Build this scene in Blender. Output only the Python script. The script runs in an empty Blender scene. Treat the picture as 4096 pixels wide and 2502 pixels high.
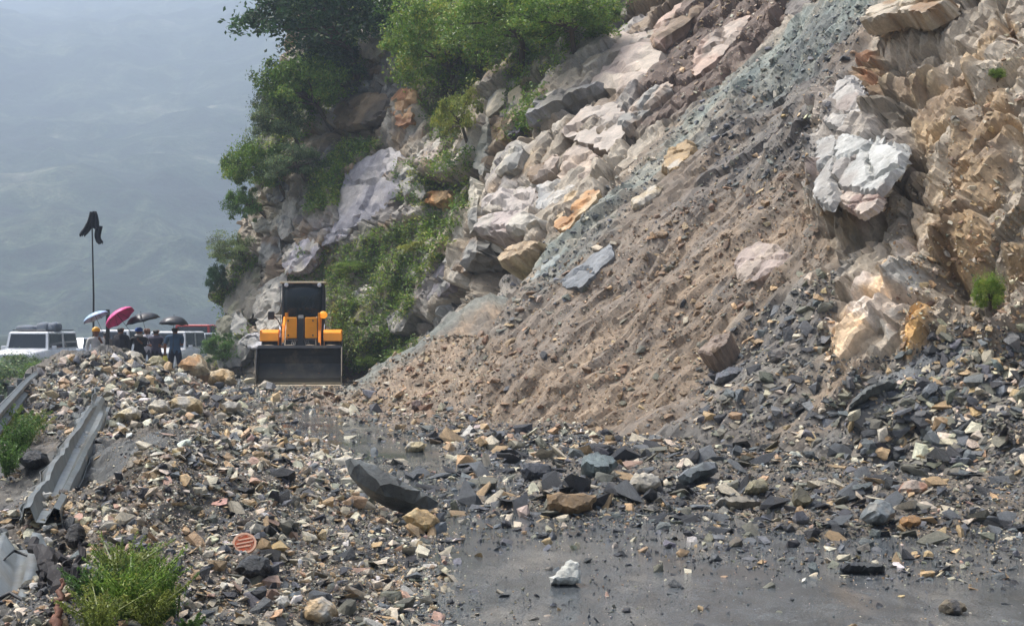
import bpy, bmesh, math, random
import numpy as np
from mathutils import Vector, Matrix
from mathutils.bvhtree import BVHTree
from mathutils.geometry import delaunay_2d_cdt

SC = bpy.context.scene
COL = SC.collection
R = math.radians
rng = np.random.default_rng(7)
random.seed(7)

# ------------------------------------------------------------------ camera, sky, sun, exposure
CAM_Z, FOC, HORIZON = 1.65, 1400.0, 328.0          # eye height in metres, focal length in pixels of a 1024 wide picture
cam_d = bpy.data.cameras.new('camera')
cam = bpy.data.objects.new('camera', cam_d)
COL.objects.link(cam)
cam.location = (0, 0, CAM_Z)
cam.rotation_euler = (R(90), 0, 0)
cam_d.sensor_width = 36.0
cam_d.lens = 36.0 * FOC / 1024.0
cam_d.shift_y = (HORIZON - 312.5) / 1024.0
cam_d.clip_start, cam_d.clip_end = 0.1, 5000.0
SC.camera = cam

SUN_EL, SUN_AZ = R(62), R(-68)                     # azimuth from +Y, negative towards -X
world = bpy.data.worlds.new('World')
SC.world = world
world.use_nodes = True
wn = world.node_tree
wn.nodes.clear()
sky = wn.nodes.new('ShaderNodeTexSky')
sky.sky_type = 'NISHITA'
sky.sun_disc = False
sky.sun_elevation = SUN_EL
sky.sun_rotation = SUN_AZ
sky.air_density = 1.0
sky.dust_density = 7.0
sky.ozone_density = 0.6
bg = wn.nodes.new('ShaderNodeBackground')
bg.inputs['Strength'].default_value = 0.062
wo = wn.nodes.new('ShaderNodeOutputWorld')
wn.links.new(sky.outputs[0], bg.inputs[0])
wn.links.new(bg.outputs[0], wo.inputs[0])

sun_d = bpy.data.lights.new('sun', 'SUN')
sun_d.energy = 1.5
sun_d.angle = R(18)
sun_d.color = (1.0, 0.99, 0.965)
sun = bpy.data.objects.new('sun', sun_d)
COL.objects.link(sun)
sdir = Vector((math.sin(SUN_AZ) * math.cos(SUN_EL), math.cos(SUN_AZ) * math.cos(SUN_EL), math.sin(SUN_EL)))
sun.rotation_euler = (-sdir).to_track_quat('-Z', 'Y').to_euler()

SC.view_settings.view_transform = 'Standard'
SC.view_settings.look = 'None'
SC.view_settings.gamma = 1.0
SC.view_settings.use_curve_mapping = False
SC.view_settings.exposure = 2.05
SC.render.engine = 'CYCLES'
SC.cycles.use_denoising = True
try:
    SC.cycles.denoiser = 'OPENIMAGEDENOISE'
except Exception:
    pass
SC.cycles.max_bounces = 6
SC.cycles.diffuse_bounces = 3
SC.cycles.volume_bounces = 2
SC.cycles.transparent_max_bounces = 8
SC.cycles.sample_clamp_indirect = 4.0

# ------------------------------------------------------------------ small helpers
def lin(r, g, b):
    def f(c):
        c /= 255.0
        return c / 12.92 if c <= 0.04045 else ((c + 0.055) / 1.055) ** 2.4
    return np.array([f(r), f(g), f(b)])

def px(u, v, D):
    """world point seen at picture position (u, v) at distance D along the view axis"""
    return Vector(((u - 512.0) / FOC * D, D, CAM_Z + (HORIZON - v) / FOC * D))

def ground_px(u, v, z=0.0):
    D = (CAM_Z - z) * FOC / (v - HORIZON)
    return px(u, v, D)

def ss(a, b, x):
    t = np.clip((x - a) / (b - a), 0, 1)
    return t * t * (3 - 2 * t)

def _hash(ix, iy, seed):
    h = (ix.astype(np.int64) * 374761393 + iy.astype(np.int64) * 668265263 + seed * 1274126177) & 0xFFFFFFFF
    h = ((h ^ (h >> 13)) * 1274126177) & 0xFFFFFFFF
    h = ((h ^ (h >> 16)) * 2246822519) & 0xFFFFFFFF
    h ^= h >> 15
    return (h & 0xFFFFFF) / float(0xFFFFFF)

def vnoise(x, y, seed=0):
    ix, iy = np.floor(x), np.floor(y)
    fx, fy = x - ix, y - iy
    fx = fx * fx * fx * (fx * (fx * 6 - 15) + 10)
    fy = fy * fy * fy * (fy * (fy * 6 - 15) + 10)
    ix, iy = ix.astype(np.int64), iy.astype(np.int64)
    a, b = _hash(ix, iy, seed), _hash(ix + 1, iy, seed)
    c, d = _hash(ix, iy + 1, seed), _hash(ix + 1, iy + 1, seed)
    return (a + (b - a) * fx) * (1 - fy) + (c + (d - c) * fx) * fy

def fbm(x, y, seed=0, octaves=5, gain=0.5):
    t, amp, tot = np.zeros_like(x), 1.0, 0.0
    for o in range(octaves):
        t += amp * (vnoise(x * 2 ** o + 17.3 * o, y * 2 ** o - 9.1 * o, seed + o) - 0.5)
        tot += amp
        amp *= gain
    return t / tot * 2.0

def facet(x, y, seed=0, tilt=0.8):
    """broken-rock relief: every cell is a plane of its own height and tilt; also the distance to the cell's border"""
    ix, iy = np.floor(x).astype(np.int64), np.floor(y).astype(np.int64)
    best = np.full(x.shape, 1e9); second = np.full(x.shape, 1e9); val = np.zeros(x.shape); cid = np.zeros(x.shape)
    for dx in (-1, 0, 1):
        for dy in (-1, 0, 1):
            jx, jy = ix + dx, iy + dy
            cx = jx + 0.1 + 0.8 * _hash(jx, jy, seed)
            cy = jy + 0.1 + 0.8 * _hash(jx, jy, seed + 1)
            ex, ey = x - cx, y - cy
            d = np.abs(ex) * 0.55 + np.abs(ey) * 0.55 + 0.45 * np.sqrt(ex * ex + ey * ey)
            r0 = _hash(jx, jy, seed + 2)
            v = (r0 - 0.5) + tilt * ((_hash(jx, jy, seed + 3) - 0.5) * ex + (_hash(jx, jy, seed + 4) - 0.5) * ey)
            m = d < best
            second = np.where(m, best, np.minimum(second, d))
            val = np.where(m, v, val)
            cid = np.where(m, r0, cid)
            best = np.where(m, d, best)
    return val, second - best, cid

def poly_sd(poly, x, y):
    """signed distance to a polygon, positive inside"""
    P = np.asarray(poly, float)
    d = np.full(x.shape, 1e18); inside = np.zeros(x.shape, bool)
    n = len(P)
    for i in range(n):
        ax, ay = P[i]; bx, by = P[(i + 1) % n]
        ex, ey = bx - ax, by - ay
        wx, wy = x - ax, y - ay
        t = np.clip((wx * ex + wy * ey) / (ex * ex + ey * ey + 1e-12), 0, 1)
        d = np.minimum(d, (wx - ex * t) ** 2 + (wy - ey * t) ** 2)
        c = ((ay > y) != (by > y)) & (x < (bx - ax) * (y - ay) / (by - ay + 1e-12) + ax)
        inside ^= c
    d = np.sqrt(d)
    return np.where(inside, d, -d)

def tag(o, label=None, cat=None, group=None, kind=None):
    if label: o['label'] = label
    if cat: o['category'] = cat
    if group: o['group'] = group
    if kind: o['kind'] = kind
    return o

def mesh_np(name, V, F, mat, cols=None, smooth=False, face_cols=None, more=None):
    """mesh from arrays: V (n,3), F (m,k) with k 3 or 4"""
    V = np.asarray(V, np.float32); F = np.asarray(F, np.int32)
    me = bpy.data.meshes.new(name)
    k = F.shape[1]
    me.vertices.add(len(V)); me.vertices.foreach_set('co', V.ravel())
    me.loops.add(F.size); me.loops.foreach_set('vertex_index', F.ravel())
    me.polygons.add(len(F))
    me.polygons.foreach_set('loop_start', np.arange(0, F.size, k, dtype=np.int32))
    me.polygons.foreach_set('loop_total', np.full(len(F), k, np.int32))
    me.update(calc_edges=True)
    me.polygons.foreach_set('use_smooth', np.full(len(F), bool(smooth)))
    if cols is not None:
        a = me.attributes.new('Col', 'FLOAT_COLOR', 'POINT')
        a.data.foreach_set('color', np.concatenate([cols, np.ones((len(V), 1))], 1).astype(np.float32).ravel())
    if face_cols is not None:
        a = me.attributes.new('Col', 'FLOAT_COLOR', 'FACE')
        a.data.foreach_set('color', np.concatenate([face_cols, np.ones((len(F), 1))], 1).astype(np.float32).ravel())
    for nm, arr in (more or {}).items():
        a = me.attributes.new(nm, 'FLOAT', 'POINT')
        a.data.foreach_set('value', arr.astype(np.float32).ravel())
    me.materials.append(mat)
    return me

def link(name, me, parent=None):
    o = bpy.data.objects.new(name, me)
    COL.objects.link(o)
    if parent is not None:
        o.parent = parent
    return o

def empty(name, loc=(0, 0, 0), rz=0.0):
    o = bpy.data.objects.new(name, None)
    o.empty_display_size = 0.2
    COL.objects.link(o)
    o.location = loc
    o.rotation_euler = (0, 0, rz)
    return o

# ------------------------------------------------------------------ materials
class NT:
    def __init__(s, name):
        s.m = bpy.data.materials.new(name); s.m.use_nodes = True
        s.t = s.m.node_tree; s.b = s.t.nodes['Principled BSDF']; s.out = s.t.nodes['Material Output']
    def n(s, typ, **kw):
        x = s.t.nodes.new(typ)
        for k, v in kw.items():
            if k in x.inputs: x.inputs[k].default_value = v
            else: setattr(x, k, v)
        return x
    def l(s, a, b): s.t.links.new(a, b)

def noise_node(T, co, scale, detail=6, rough=0.6, dist=0.0):
    n = T.n('ShaderNodeTexNoise', Scale=scale, Detail=detail, Roughness=rough, Distortion=dist)
    T.l(co, n.inputs['Vector'])
    return n

def ramp(T, fac, stops):
    r = T.n('ShaderNodeValToRGB')
    e = r.color_ramp.elements
    while len(e) < len(stops): e.new(0.5)
    for i, (p, c) in enumerate(stops):
        e[i].position = p
        e[i].color = (c, c, c, 1) if not hasattr(c, '__len__') else (*c, 1)
    T.l(fac, r.inputs[0])
    return r

def mixmul(T, a, b, fac=1.0, mode='MULTIPLY'):
    m = T.n('ShaderNodeMix', data_type='RGBA', blend_type=mode)
    m.inputs[0].default_value = fac
    T.l(a, m.inputs[6]); T.l(b, m.inputs[7])
    return m.outputs[2]

def earth_mat(name, rough=0.62, scale=1.0, bump=0.5, var=0.5, spec=0.5, coord='Object', attr=True, color=None):
    """stone or soil: own colour (attribute or constant) with mottling and fine relief"""
    T = NT(name)
    tc = T.n('ShaderNodeTexCoord').outputs[coord]
    if attr:
        base = T.n('ShaderNodeAttribute', attribute_name='Col').outputs['Color']
    else:
        rgb = T.n('ShaderNodeRGB'); rgb.outputs[0].default_value = (*color, 1); base = rgb.outputs[0]
    n1 = noise_node(T, tc, 2.1 * scale, 8, 0.65, 0.4)
    n2 = noise_node(T, tc, 13.0 * scale, 6, 0.7)
    n3 = noise_node(T, tc, 55.0 * scale, 4, 0.7)
    r1 = ramp(T, n1.outputs[0], [(0.3, 1 - 0.55 * var), (0.7, 1 + 0.4 * var)])
    r2 = ramp(T, n2.outputs[0], [(0.3, 1 - 0.6 * var), (0.72, 1 + 0.45 * var)])
    c = mixmul(T, base, r1.outputs[0]); c = mixmul(T, c, r2.outputs[0])
    T.l(c, T.b.inputs['Base Color'])
    rr = ramp(T, n2.outputs[0], [(0.35, max(0.12, rough - 0.22)), (0.7, min(1, rough + 0.12))])
    T.l(rr.outputs[0], T.b.inputs['Roughness'])
    T.b.inputs['Specular IOR Level'].default_value = spec
    a = T.n('ShaderNodeMath', operation='ADD'); T.l(n2.outputs[0], a.inputs[0])
    mm = T.n('ShaderNodeMath', operation='MULTIPLY'); T.l(n3.outputs[0], mm.inputs[0]); mm.inputs[1].default_value = 0.5
    T.l(mm.outputs[0], a.inputs[1])
    bp = T.n('ShaderNodeBump', Strength=bump, Distance=0.05 / scale)
    T.l(a.outputs[0], bp.inputs['Height']); T.l(bp.outputs[0], T.b.inputs['Normal'])
    return T.m

def plain_mat(name, color, rough=0.5, metal=0.0, var=0.25, scale=6.0, spec=0.5, bump=0.0, dirt=None, dirt_amt=0.0, trans=0.0):
    """painted, woven or metal surface with slight unevenness and optional splashed dirt"""
    T = NT(name)
    tc = T.n('ShaderNodeTexCoord').outputs['Object']
    rgb = T.n('ShaderNodeRGB'); rgb.outputs[0].default_value = (*color, 1)
    n1 = noise_node(T, tc, scale, 6, 0.65)
    r1 = ramp(T, n1.outputs[0], [(0.3, 1 - var), (0.7, 1 + var * 0.6)])
    c = mixmul(T, rgb.outputs[0], r1.outputs[0])
    if dirt is not None:
        n2 = noise_node(T, tc, scale * 0.7, 9, 0.75)
        r2 = ramp(T, n2.outputs[0], [(0.62 - 0.3 * dirt_amt, 0.0), (0.78 - 0.2 * dirt_amt, 0.85)])
        m = T.n('ShaderNodeMix', data_type='RGBA')
        T.l(r2.outputs[0], m.inputs[0]); T.l(c, m.inputs[6]); m.inputs[7].default_value = (*dirt, 1)
        c = m.outputs[2]
    T.l(c, T.b.inputs['Base Color'])
    rr = ramp(T, n1.outputs[0], [(0.3, max(0.05, rough - 0.1)), (0.7, min(1, rough + 0.12))])
    T.l(rr.outputs[0], T.b.inputs['Roughness'])
    T.b.inputs['Metallic'].default_value = metal
    T.b.inputs['Specular IOR Level'].default_value = spec
    if trans: T.b.inputs['Transmission Weight'].default_value = trans
    if bump:
        bp = T.n('ShaderNodeBump', Strength=bump, Distance=0.02)
        T.l(n1.outputs[0], bp.inputs['Height']); T.l(bp.outputs[0], T.b.inputs['Normal'])
    return T.m

def leaf_mat(name):
    T = NT(name)
    at = T.n('ShaderNodeAttribute', attribute_name='Col').outputs['Color']
    oi = T.n('ShaderNodeObjectInfo')
    r = ramp(T, oi.outputs['Random'], [(0.0, (0.85, 0.9, 0.95)), (1.0, (1.15, 1.1, 0.9))])
    c = mixmul(T, at, r.outputs[0])
    T.l(c, T.b.inputs['Base Color'])
    T.b.inputs['Roughness'].default_value = 0.45
    tr = T.n('ShaderNodeBsdfTranslucent')
    T.l(c, tr.inputs['Color'])
    mx = T.n('ShaderNodeMixShader'); mx.inputs[0].default_value = 0.3
    T.l(T.b.outputs[0], mx.inputs[1]); T.l(tr.outputs[0], mx.inputs[2]); T.l(mx.outputs[0], T.out.inputs['Surface'])
    return T.m

M = {}
M['hill'] = earth_mat('hill_rock_and_scree', rough=0.7, scale=1.6, bump=0.7, var=0.5)
M['rock'] = earth_mat('broken_rock', rough=0.66, scale=1.3, bump=0.55, var=0.45)
M['stone'] = earth_mat('wet_stone', rough=0.48, scale=2.0, bump=0.8, var=0.68)
M['debris'] = earth_mat('gravelly_debris', rough=0.75, scale=3.0, bump=0.9, var=0.65)
M['leaf'] = leaf_mat('leaf')
M['bark'] = earth_mat('bark', rough=0.85, scale=4.0, attr=False, color=lin(92, 80, 68), bump=0.8)
# ------------------------------------------------------------------ rock colours and the outcrops one can trace in the picture
PALE, LAV, TAN, ORANGE = lin(198, 191, 176), lin(168, 165, 170), lin(184, 160, 126), lin(206, 150, 88)
PINK, GREYR, DARKR, WHITE = lin(184, 168, 152), lin(152, 150, 142), lin(88, 86, 84), lin(226, 226, 220)
BROWNR, SLATE, DSLATE, TEALR = lin(140, 118, 92), lin(116, 122, 126), lin(66, 70, 76), lin(134, 148, 146)
# (outline in the picture, proud at face, lean, colour, second colour, label)
OUT = [
 ([(381,148),(399,150),(406,164),(400,176),(408,192),(390,199),(383,212),(370,219),(350,228),(332,232),(339,194),(346,168)], .35, .25, LAV, lin(200,194,190), 'big lavender grey slab standing out of the green slope'),
 ([(332,228),(352,228),(345,238),(322,246),(311,237),(320,228)], .3, .2, LAV, PALE, None),
 ([(310,236),(320,247),(303,270),(286,274),(281,256),(292,243)], .35, .3, lin(186,180,184), PALE, None),
 ([(404,160),(414,172),(428,193),(421,200),(411,192),(404,196),(398,178)], .4, .5, PALE, GREYR, None),
 ([(414,165),(420,150),(438,136),(441,150),(432,162),(420,166)], .35, .5, PALE, PINK, None),
 ([(334,103),(352,92),(374,89),(389,98),(391,116),(381,128),(360,133),(336,131)], .7, .7, lin(150,128,100), lin(110,98,84), 'brown square-edged overhang jutting from the bushes'),
 ([(345,92),(352,84),(372,80),(386,84),(386,90),(366,91)], .4, -.1, PALE, GREYR, None),
 ([(390,98),(400,88),(414,88),(418,100),(410,122),(398,126),(392,116)], .3, .1, lin(190,152,108), lin(170,120,80), None),
 ([(358,24),(366,16),(378,18),(383,34),(384,50),(376,60),(362,58),(357,42)], .45, .1, lin(176,166,150), GREYR, 'tall pale rock pillar between two trees'),
 ([(360,58),(378,60),(385,74),(364,74)], .3, .2, lin(140,118,100), BROWNR, None),
 ([(279,140),(290,122),(298,118),(301,138),(292,144)], .35, .1, lin(180,150,118), PALE, None),
 ([(264,186),(275,178),(290,180),(288,196),(276,204),(268,200)], .4, .3, GREYR, lin(130,130,138), None),
 ([(250,222),(262,216),(275,218),(272,230),(256,232)], .4, .4, PALE, GREYR, None),
 ([(276,214),(290,216),(292,232),(282,240),(276,228)], .3, .3, PALE, GREYR, None),
 ([(262,236),(278,234),(282,256),(270,270),(258,262)], .3, .2, GREYR, BROWNR, None),
 ([(226,288),(240,268),(258,266),(262,290),(252,318),(236,322),(224,310)], .4, .2, lin(150,142,124), lin(130,128,100), None),
 ([(216,320),(232,312),(246,318),(250,350),(240,366),(218,366)], .4, .1, GREYR, lin(120,118,96), None),
 ([(252,300),(262,282),(276,276),(288,270),(286,292),(278,312),(264,322),(254,318)], .35, .2, PALE, GREYR, None),
 ([(255,322),(268,316),(282,318),(280,336),(262,340)], .3, .2, PALE, GREYR, None),
 ([(242,338),(252,332),(268,334),(282,338),(280,348),(262,350),(246,346)], .9, .4, lin(206,204,204), GREYR, 'flat pale slab overhanging beside the loader'),
 ([(395,262),(410,254),(424,262),(418,276),(400,278)], .35, .2, PALE, GREYR, None),
 ([(352,292),(366,284),(380,291),(370,304),(356,304)], .35, .2, PALE, GREYR, None),
 ([(386,318),(400,306),(412,312),(402,330),(390,332)], .35, .2, GREYR, PALE, None),
 # middle cliff
 ([(576,84),(582,55),(589,35),(612,31),(651,33),(660,55),(651,77),(633,99),(618,94),(603,88)], .4, .35, lin(204,190,172), lin(190,172,158), 'broad pale slab high on the cliff under the bare soil'),
 ([(538,135),(540,99),(560,92),(578,88),(605,80),(602,90),(580,102),(560,116)], .9, .9, lin(140,138,134), lin(120,116,106), 'grey ledge with a deep overhang under the broad slab'),
 ([(561,132),(572,118),(585,104),(614,102),(627,117),(625,132),(607,152),(582,142)], .35, .4, lin(200,188,174), PINK, None),
 ([(476,117),(478,88),(490,80),(505,82),(504,104),(496,112),(488,118)], .5, .4, lin(206,194,168), GREYR, 'upright pale buff block below the trees'),
 ([(474,118),(488,118),(487,160),(482,175),(474,168)], .4, .1, lin(190,186,170), GREYR, None),
 ([(489,118),(503,116),(504,138),(492,142)], .35, .3, lin(176,150,112), BROWNR, None),
 ([(508,92),(520,84),(524,110),(520,132),(508,136)], .3, .2, lin(96,92,100), lin(150,140,110), None),
 ([(490,172),(496,152),(516,142),(524,150),(518,168),(502,176)], .35, .3, lin(192,184,166), GREYR, None),
 ([(522,176),(528,160),(548,152),(560,156),(552,172),(534,182)], .35, .3, PINK, BROWNR, None),
 ([(560,178),(566,150),(580,146),(602,156),(606,166),(590,176),(572,186)], .3, .3, lin(206,186,164), PINK, None),
 ([(536,206),(540,186),(560,180),(578,186),(566,200),(552,214)], .35, .3, lin(200,194,182), lin(176,176,172), None),
 ([(565,194),(580,188),(600,190),(592,203),(580,214),(567,230),(554,226)], .08, .05, lin(200,150,96), lin(216,190,150), 'bright orange rock patch at the edge of the shale stream'),
 ([(479,218),(488,212),(510,208),(530,212),(554,226),(552,230),(530,240),(512,245),(496,238),(481,236)], .9, .9, lin(186,172,164), PALE, 'pale pinkish shelf of rock over a dark hollow'),
 ([(482,212),(492,196),(512,188),(534,186),(540,208),(520,212),(500,210)], .4, .4, lin(196,186,176), GREYR, None),
 ([(505,266),(512,248),(530,240),(545,242),(536,254),(522,266),(510,272)], .7, .5, lin(206,186,148), TAN, 'buff tongue of rock hanging over the scree edge'),
 ([(425,292),(432,272),(445,258),(452,268),(450,286),(440,296),(430,302)], .5, .4, lin(170,160,164), GREYR, None),
 ([(448,262),(462,246),(476,236),(478,252),(468,270),(456,276)], .4, .2, GREYR, BROWNR, None),
 ([(430,302),(444,296),(456,312),(452,330),(436,330)], .3, .1, GREYR, lin(130,124,110), None),
 ([(650,40),(660,18),(680,2),(700,-4),(704,8),(688,22),(668,36),(656,48)], .4, .3, lin(200,172,152), BROWNR, 'pinkish slab tilted in the brown soil near the shale'),
 ([(690,68),(700,44),(730,20),(750,14),(740,36),(716,60),(696,76)], .25, .2, lin(204,176,156), PINK, None),
 ([(618,124),(632,108),(652,92),(668,80),(672,88),(654,104),(636,122),(624,132)], .45, .3, lin(188,170,150), GREYR, None),
 ([(416,196),(430,190),(446,190),(452,196),(436,204),(420,202)], .4, .5, lin(196,160,110), ORANGE, None),
 ([(470,176),(478,196),(476,222),(470,234),(466,212)], .35, .1, lin(196,188,168), GREYR, None),
 # boulders still in the slide
 ([(664,176),(666,156),(676,144),(690,136),(698,150),(693,170),(681,184)], .55, .5, lin(186,158,114), lin(204,196,180), 'tan square block stuck in the shale stream'),
 ([(631,204),(642,194),(656,184),(662,185),(658,194),(646,204),(634,210)], .45, .4, lin(196,180,150), PALE, 'long buff slab just below the tan square block'),
 ([(734,262),(742,248),(760,240),(778,244),(792,256),(780,268),(766,276),(748,284),(738,278)], .35, .25, lin(186,168,156), PINK, 'rounded pinkish boulder half buried in brown scree'),
 ([(575,268),(592,256),(610,242),(614,256),(600,268),(582,286),(566,288),(560,282)], .18, .1, lin(138,142,144), SLATE, 'flat blue grey slate slab at the foot of the shale stream'),
 ([(525,280),(540,262),(556,246),(560,256),(548,272),(534,284)], .2, .1, lin(160,166,160), TEALR, None),
 # near cliff
 ([(827,128),(831,108),(839,84),(846,78),(856,80),(864,94),(871,107),(862,122),(855,135),(840,132)], .75, .3, lin(192,187,178), lin(168,156,146), 'upper white block split from the one below by a crack'),
 ([(839,142),(844,136),(858,136),(884,145),(910,153),(906,170),(890,194),(884,200),(868,200),(854,196),(844,194),(836,180)], .95, .5, lin(200,200,193), lin(184,177,168), 'large white fractured block facing the valley'),
 ([(818,160),(820,144),(834,138),(841,142),(839,160),(837,180),(842,196),(836,212),(826,210),(817,202)], .7, .2, lin(192,190,183), lin(172,168,160), 'narrow white slab on the outer side of the large white block'),
 ([(840,206),(844,192),(860,192),(870,198),(886,198),(884,212),(868,224),(852,214)], .85, .6, lin(196,180,164), lin(166,140,128), 'pink and white streaked wedge under the large white block'),
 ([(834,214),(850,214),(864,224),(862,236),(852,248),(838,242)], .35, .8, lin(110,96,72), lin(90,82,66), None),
 ([(856,60),(862,48),(876,50),(880,76),(892,92),(884,104),(870,100),(860,84)], .5, .5, lin(134,108,76), lin(150,104,66), None),
 ([(872,38),(874,14),(906,-6),(950,-6),(962,18),(944,42),(912,30),(886,42)], 1.3, 1.1, lin(196,182,158), lin(150,120,84), 'massive pale overhang above the dark hollow at the top'),
 ([(888,98),(896,86),(920,82),(944,72),(940,88),(918,100),(900,104)], .8, .7, lin(170,150,116), BROWNR, None),
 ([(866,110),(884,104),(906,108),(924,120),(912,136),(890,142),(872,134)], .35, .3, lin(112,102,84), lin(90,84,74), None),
 ([(922,150),(936,120),(956,90),(985,40),(1010,8),(1018,30),(1000,70),(980,110),(958,150),(940,172)], .55, .2, lin(184,158,120), lin(150,126,96), 'long brown rib of rock running down the near cliff'),
 ([(960,180),(975,140),(1000,110),(1020,100),(1024,140),(1010,180),(990,210),(966,214)], .6, .2, lin(168,142,106), lin(128,108,84), None),
 ([(930,236),(940,214),(966,208),(990,216),(992,236),(976,252),(956,268),(936,262)], .8, .6, lin(176,146,104), lin(130,104,72), 'brown bulging rock above the black recess'),
 ([(900,244),(908,218),(928,190),(944,176),(948,200),(932,226),(912,254)], .35, .2, lin(196,178,150), PINK, None),
 ([(886,262),(892,244),(904,240),(912,258),(900,272),(888,274)], .45, .3, lin(206,196,180), PINK, None),
 ([(826,348),(836,320),(850,298),(866,282),(890,268),(908,266),(914,282),(904,302),(886,326),(866,350),(846,370),(836,372)], .45, .2, lin(212,184,148), lin(214,200,184), 'pale cream rib of rock at the foot of the near cliff'),
 ([(880,330),(892,306),(912,280),(930,274),(926,296),(908,320),(890,346)], .4, .2, lin(186,170,152), GREYR, None),
 ([(902,348),(914,326),(930,304),(938,306),(934,324),(918,346),(906,356)], .25, .1, lin(206,160,92), TAN, None),
 ([(990,262),(1004,240),(1030,230),(1040,262),(1020,290),(1000,290)], .5, .3, lin(160,138,104), BROWNR, None),
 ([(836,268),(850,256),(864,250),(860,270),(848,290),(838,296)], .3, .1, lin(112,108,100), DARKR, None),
 ([(784,4),(800,-8),(812,0),(806,16),(790,24)], .2, .1, lin(120,112,104), DARKR, None),
 ([(698,352),(712,336),(730,330),(726,342),(710,356)], .2, .1, lin(150,132,116), BROWNR, None),
]
# ------------------------------------------------------------------ hillside: a relief over the vertical plane along its strike
SV = np.array([-0.39, 0.92, 0.0]); SV /= np.linalg.norm(SV)      # along the hill, away from the camera
NV = np.array([SV[1], -SV[0], 0.0])                              # into the hill
def to_shw(P):
    P = np.asarray(P, float)
    return P @ SV, P[..., 2], P @ NV

# surveyed points of the smooth hill: (picture u, picture v, distance)
plane = lambda u, v: 11.57 / (0.8 * (0.53 + 0.85 * (u - 512) / FOC) - (HORIZON - v) / FOC)
ctrl = []
for u, rows in {
    300: [(372, 49), (300, 50.5), (200, 53), (100, 57), (0, 61), (-100, 65), (-220, 71)],
    350: [(370, 46), (300, 47.5), (200, 50), (100, 54), (0, 58.5), (-100, 63), (-220, 69)],
    400: [(370, 43), (300, 45), (200, 48), (100, 51.5), (0, 56), (-100, 60), (-220, 66)],
    450: [(372, 36.5), (335, 37.5), (300, 40), (200, 44), (100, 48.5), (0, 53), (-100, 57), (-220, 63)],
    500: [(425, 23.7), (350, 26.7), (300, 29.3), (265, 31.5), (200, 37.5), (100, 44), (0, 49.5), (-100, 54)],
    550: [(428, 22.5), (350, 25.2), (300, 27.5), (250, 30), (200, 33.5), (100, 40.5), (0, 47), (-100, 52)],
    600: [(430, 21.5), (350, 24), (300, 25.9), (250, 28.2), (180, 32), (100, 37.5), (0, 44.5), (-100, 50)],
    700: [(440, 19.4), (350, 21.8), (300, 23.4), (200, 27.3), (100, 32.9), (0, 40.5), (-100, 47)],
    800: [(450, 17.7), (350, 20), (300, 21.3), (200, 24.5), (100, 28.8), (0, 35), (-100, 42)],
    850: [(452, 17), (350, 19.2), (300, 20.2), (220, 22.0), (150, 23.2), (80, 25.5), (0, 29.5), (-100, 36)],
    900: [(455, 16.4), (350, 18.3), (300, 19.3), (200, 21.2), (100, 23.8), (0, 27), (-100, 32)],
    960: [(465, 15.6), (350, 17.5), (300, 18.3), (200, 20), (100, 22.2), (0, 25), (-100, 29)],
    1024: [(480, 14.6), (350, 16.6), (300, 17.3), (200, 18.7), (100, 20.5), (0, 23), (-100, 26.5)],
    1150: [(505, 13.2), (350, 14.8), (300, 15.4), (200, 16.7), (100, 18.4), (0, 20.5), (-100, 23.5)],
    1300: [(530, 11.6), (350, 13.0), (300, 13.5), (200, 14.6), (100, 16), (0, 18), (-100, 20.5)],
}.items():
    for v, D in rows: ctrl.append(px(u, v, D))
for u, v, D in [(213, 372, 53), (222, 300, 54.5), (240, 200, 57), (262, 100, 60), (288, 0, 63.5), (310, -100, 67), (335, -220, 72),
                (250, 372, 51), (255, 300, 52.3), (262, 235, 54.2)]:
    ctrl.append(px(u, v, D))
for x, y in [(-9.4, 57.5), (-4, 62), (3, 66)]:                    # round the nose, out of sight
    for z, dy in [(0, 0), (5, 3), (10, 6.5), (17, 10), (23, 14)]:
        ctrl.append(Vector((x + z * 0.12, y + dy, z)))
ctrl = np.array([list(c) for c in ctrl])
cs, ch, cw = to_shw(ctrl)
HS = 1.6
def tps(r2): return np.where(r2 > 1e-9, r2 * np.log(r2 + 1e-12), 0.0)
_n = len(cs)
_A = np.zeros((_n + 3, _n + 3))
_A[:_n, :_n] = tps((cs[:, None] - cs[None]) ** 2 + ((ch[:, None] - ch[None]) * HS) ** 2) + np.eye(_n) * 6.0
_A[:_n, _n:] = np.stack([np.ones(_n), cs, ch], 1); _A[_n:, :_n] = _A[:_n, _n:].T
_W = np.linalg.solve(_A, np.concatenate([cw, np.zeros(3)]))
def hill_w(s, h):
    s, h = np.broadcast_arrays(np.asarray(s, float), np.asarray(h, float))
    out = _W[_n] + _W[_n + 1] * s + _W[_n + 2] * h
    for i in range(_n):
        out = out + _W[i] * tps((s - cs[i]) ** 2 + ((h - ch[i]) * HS) ** 2)
    return out

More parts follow.
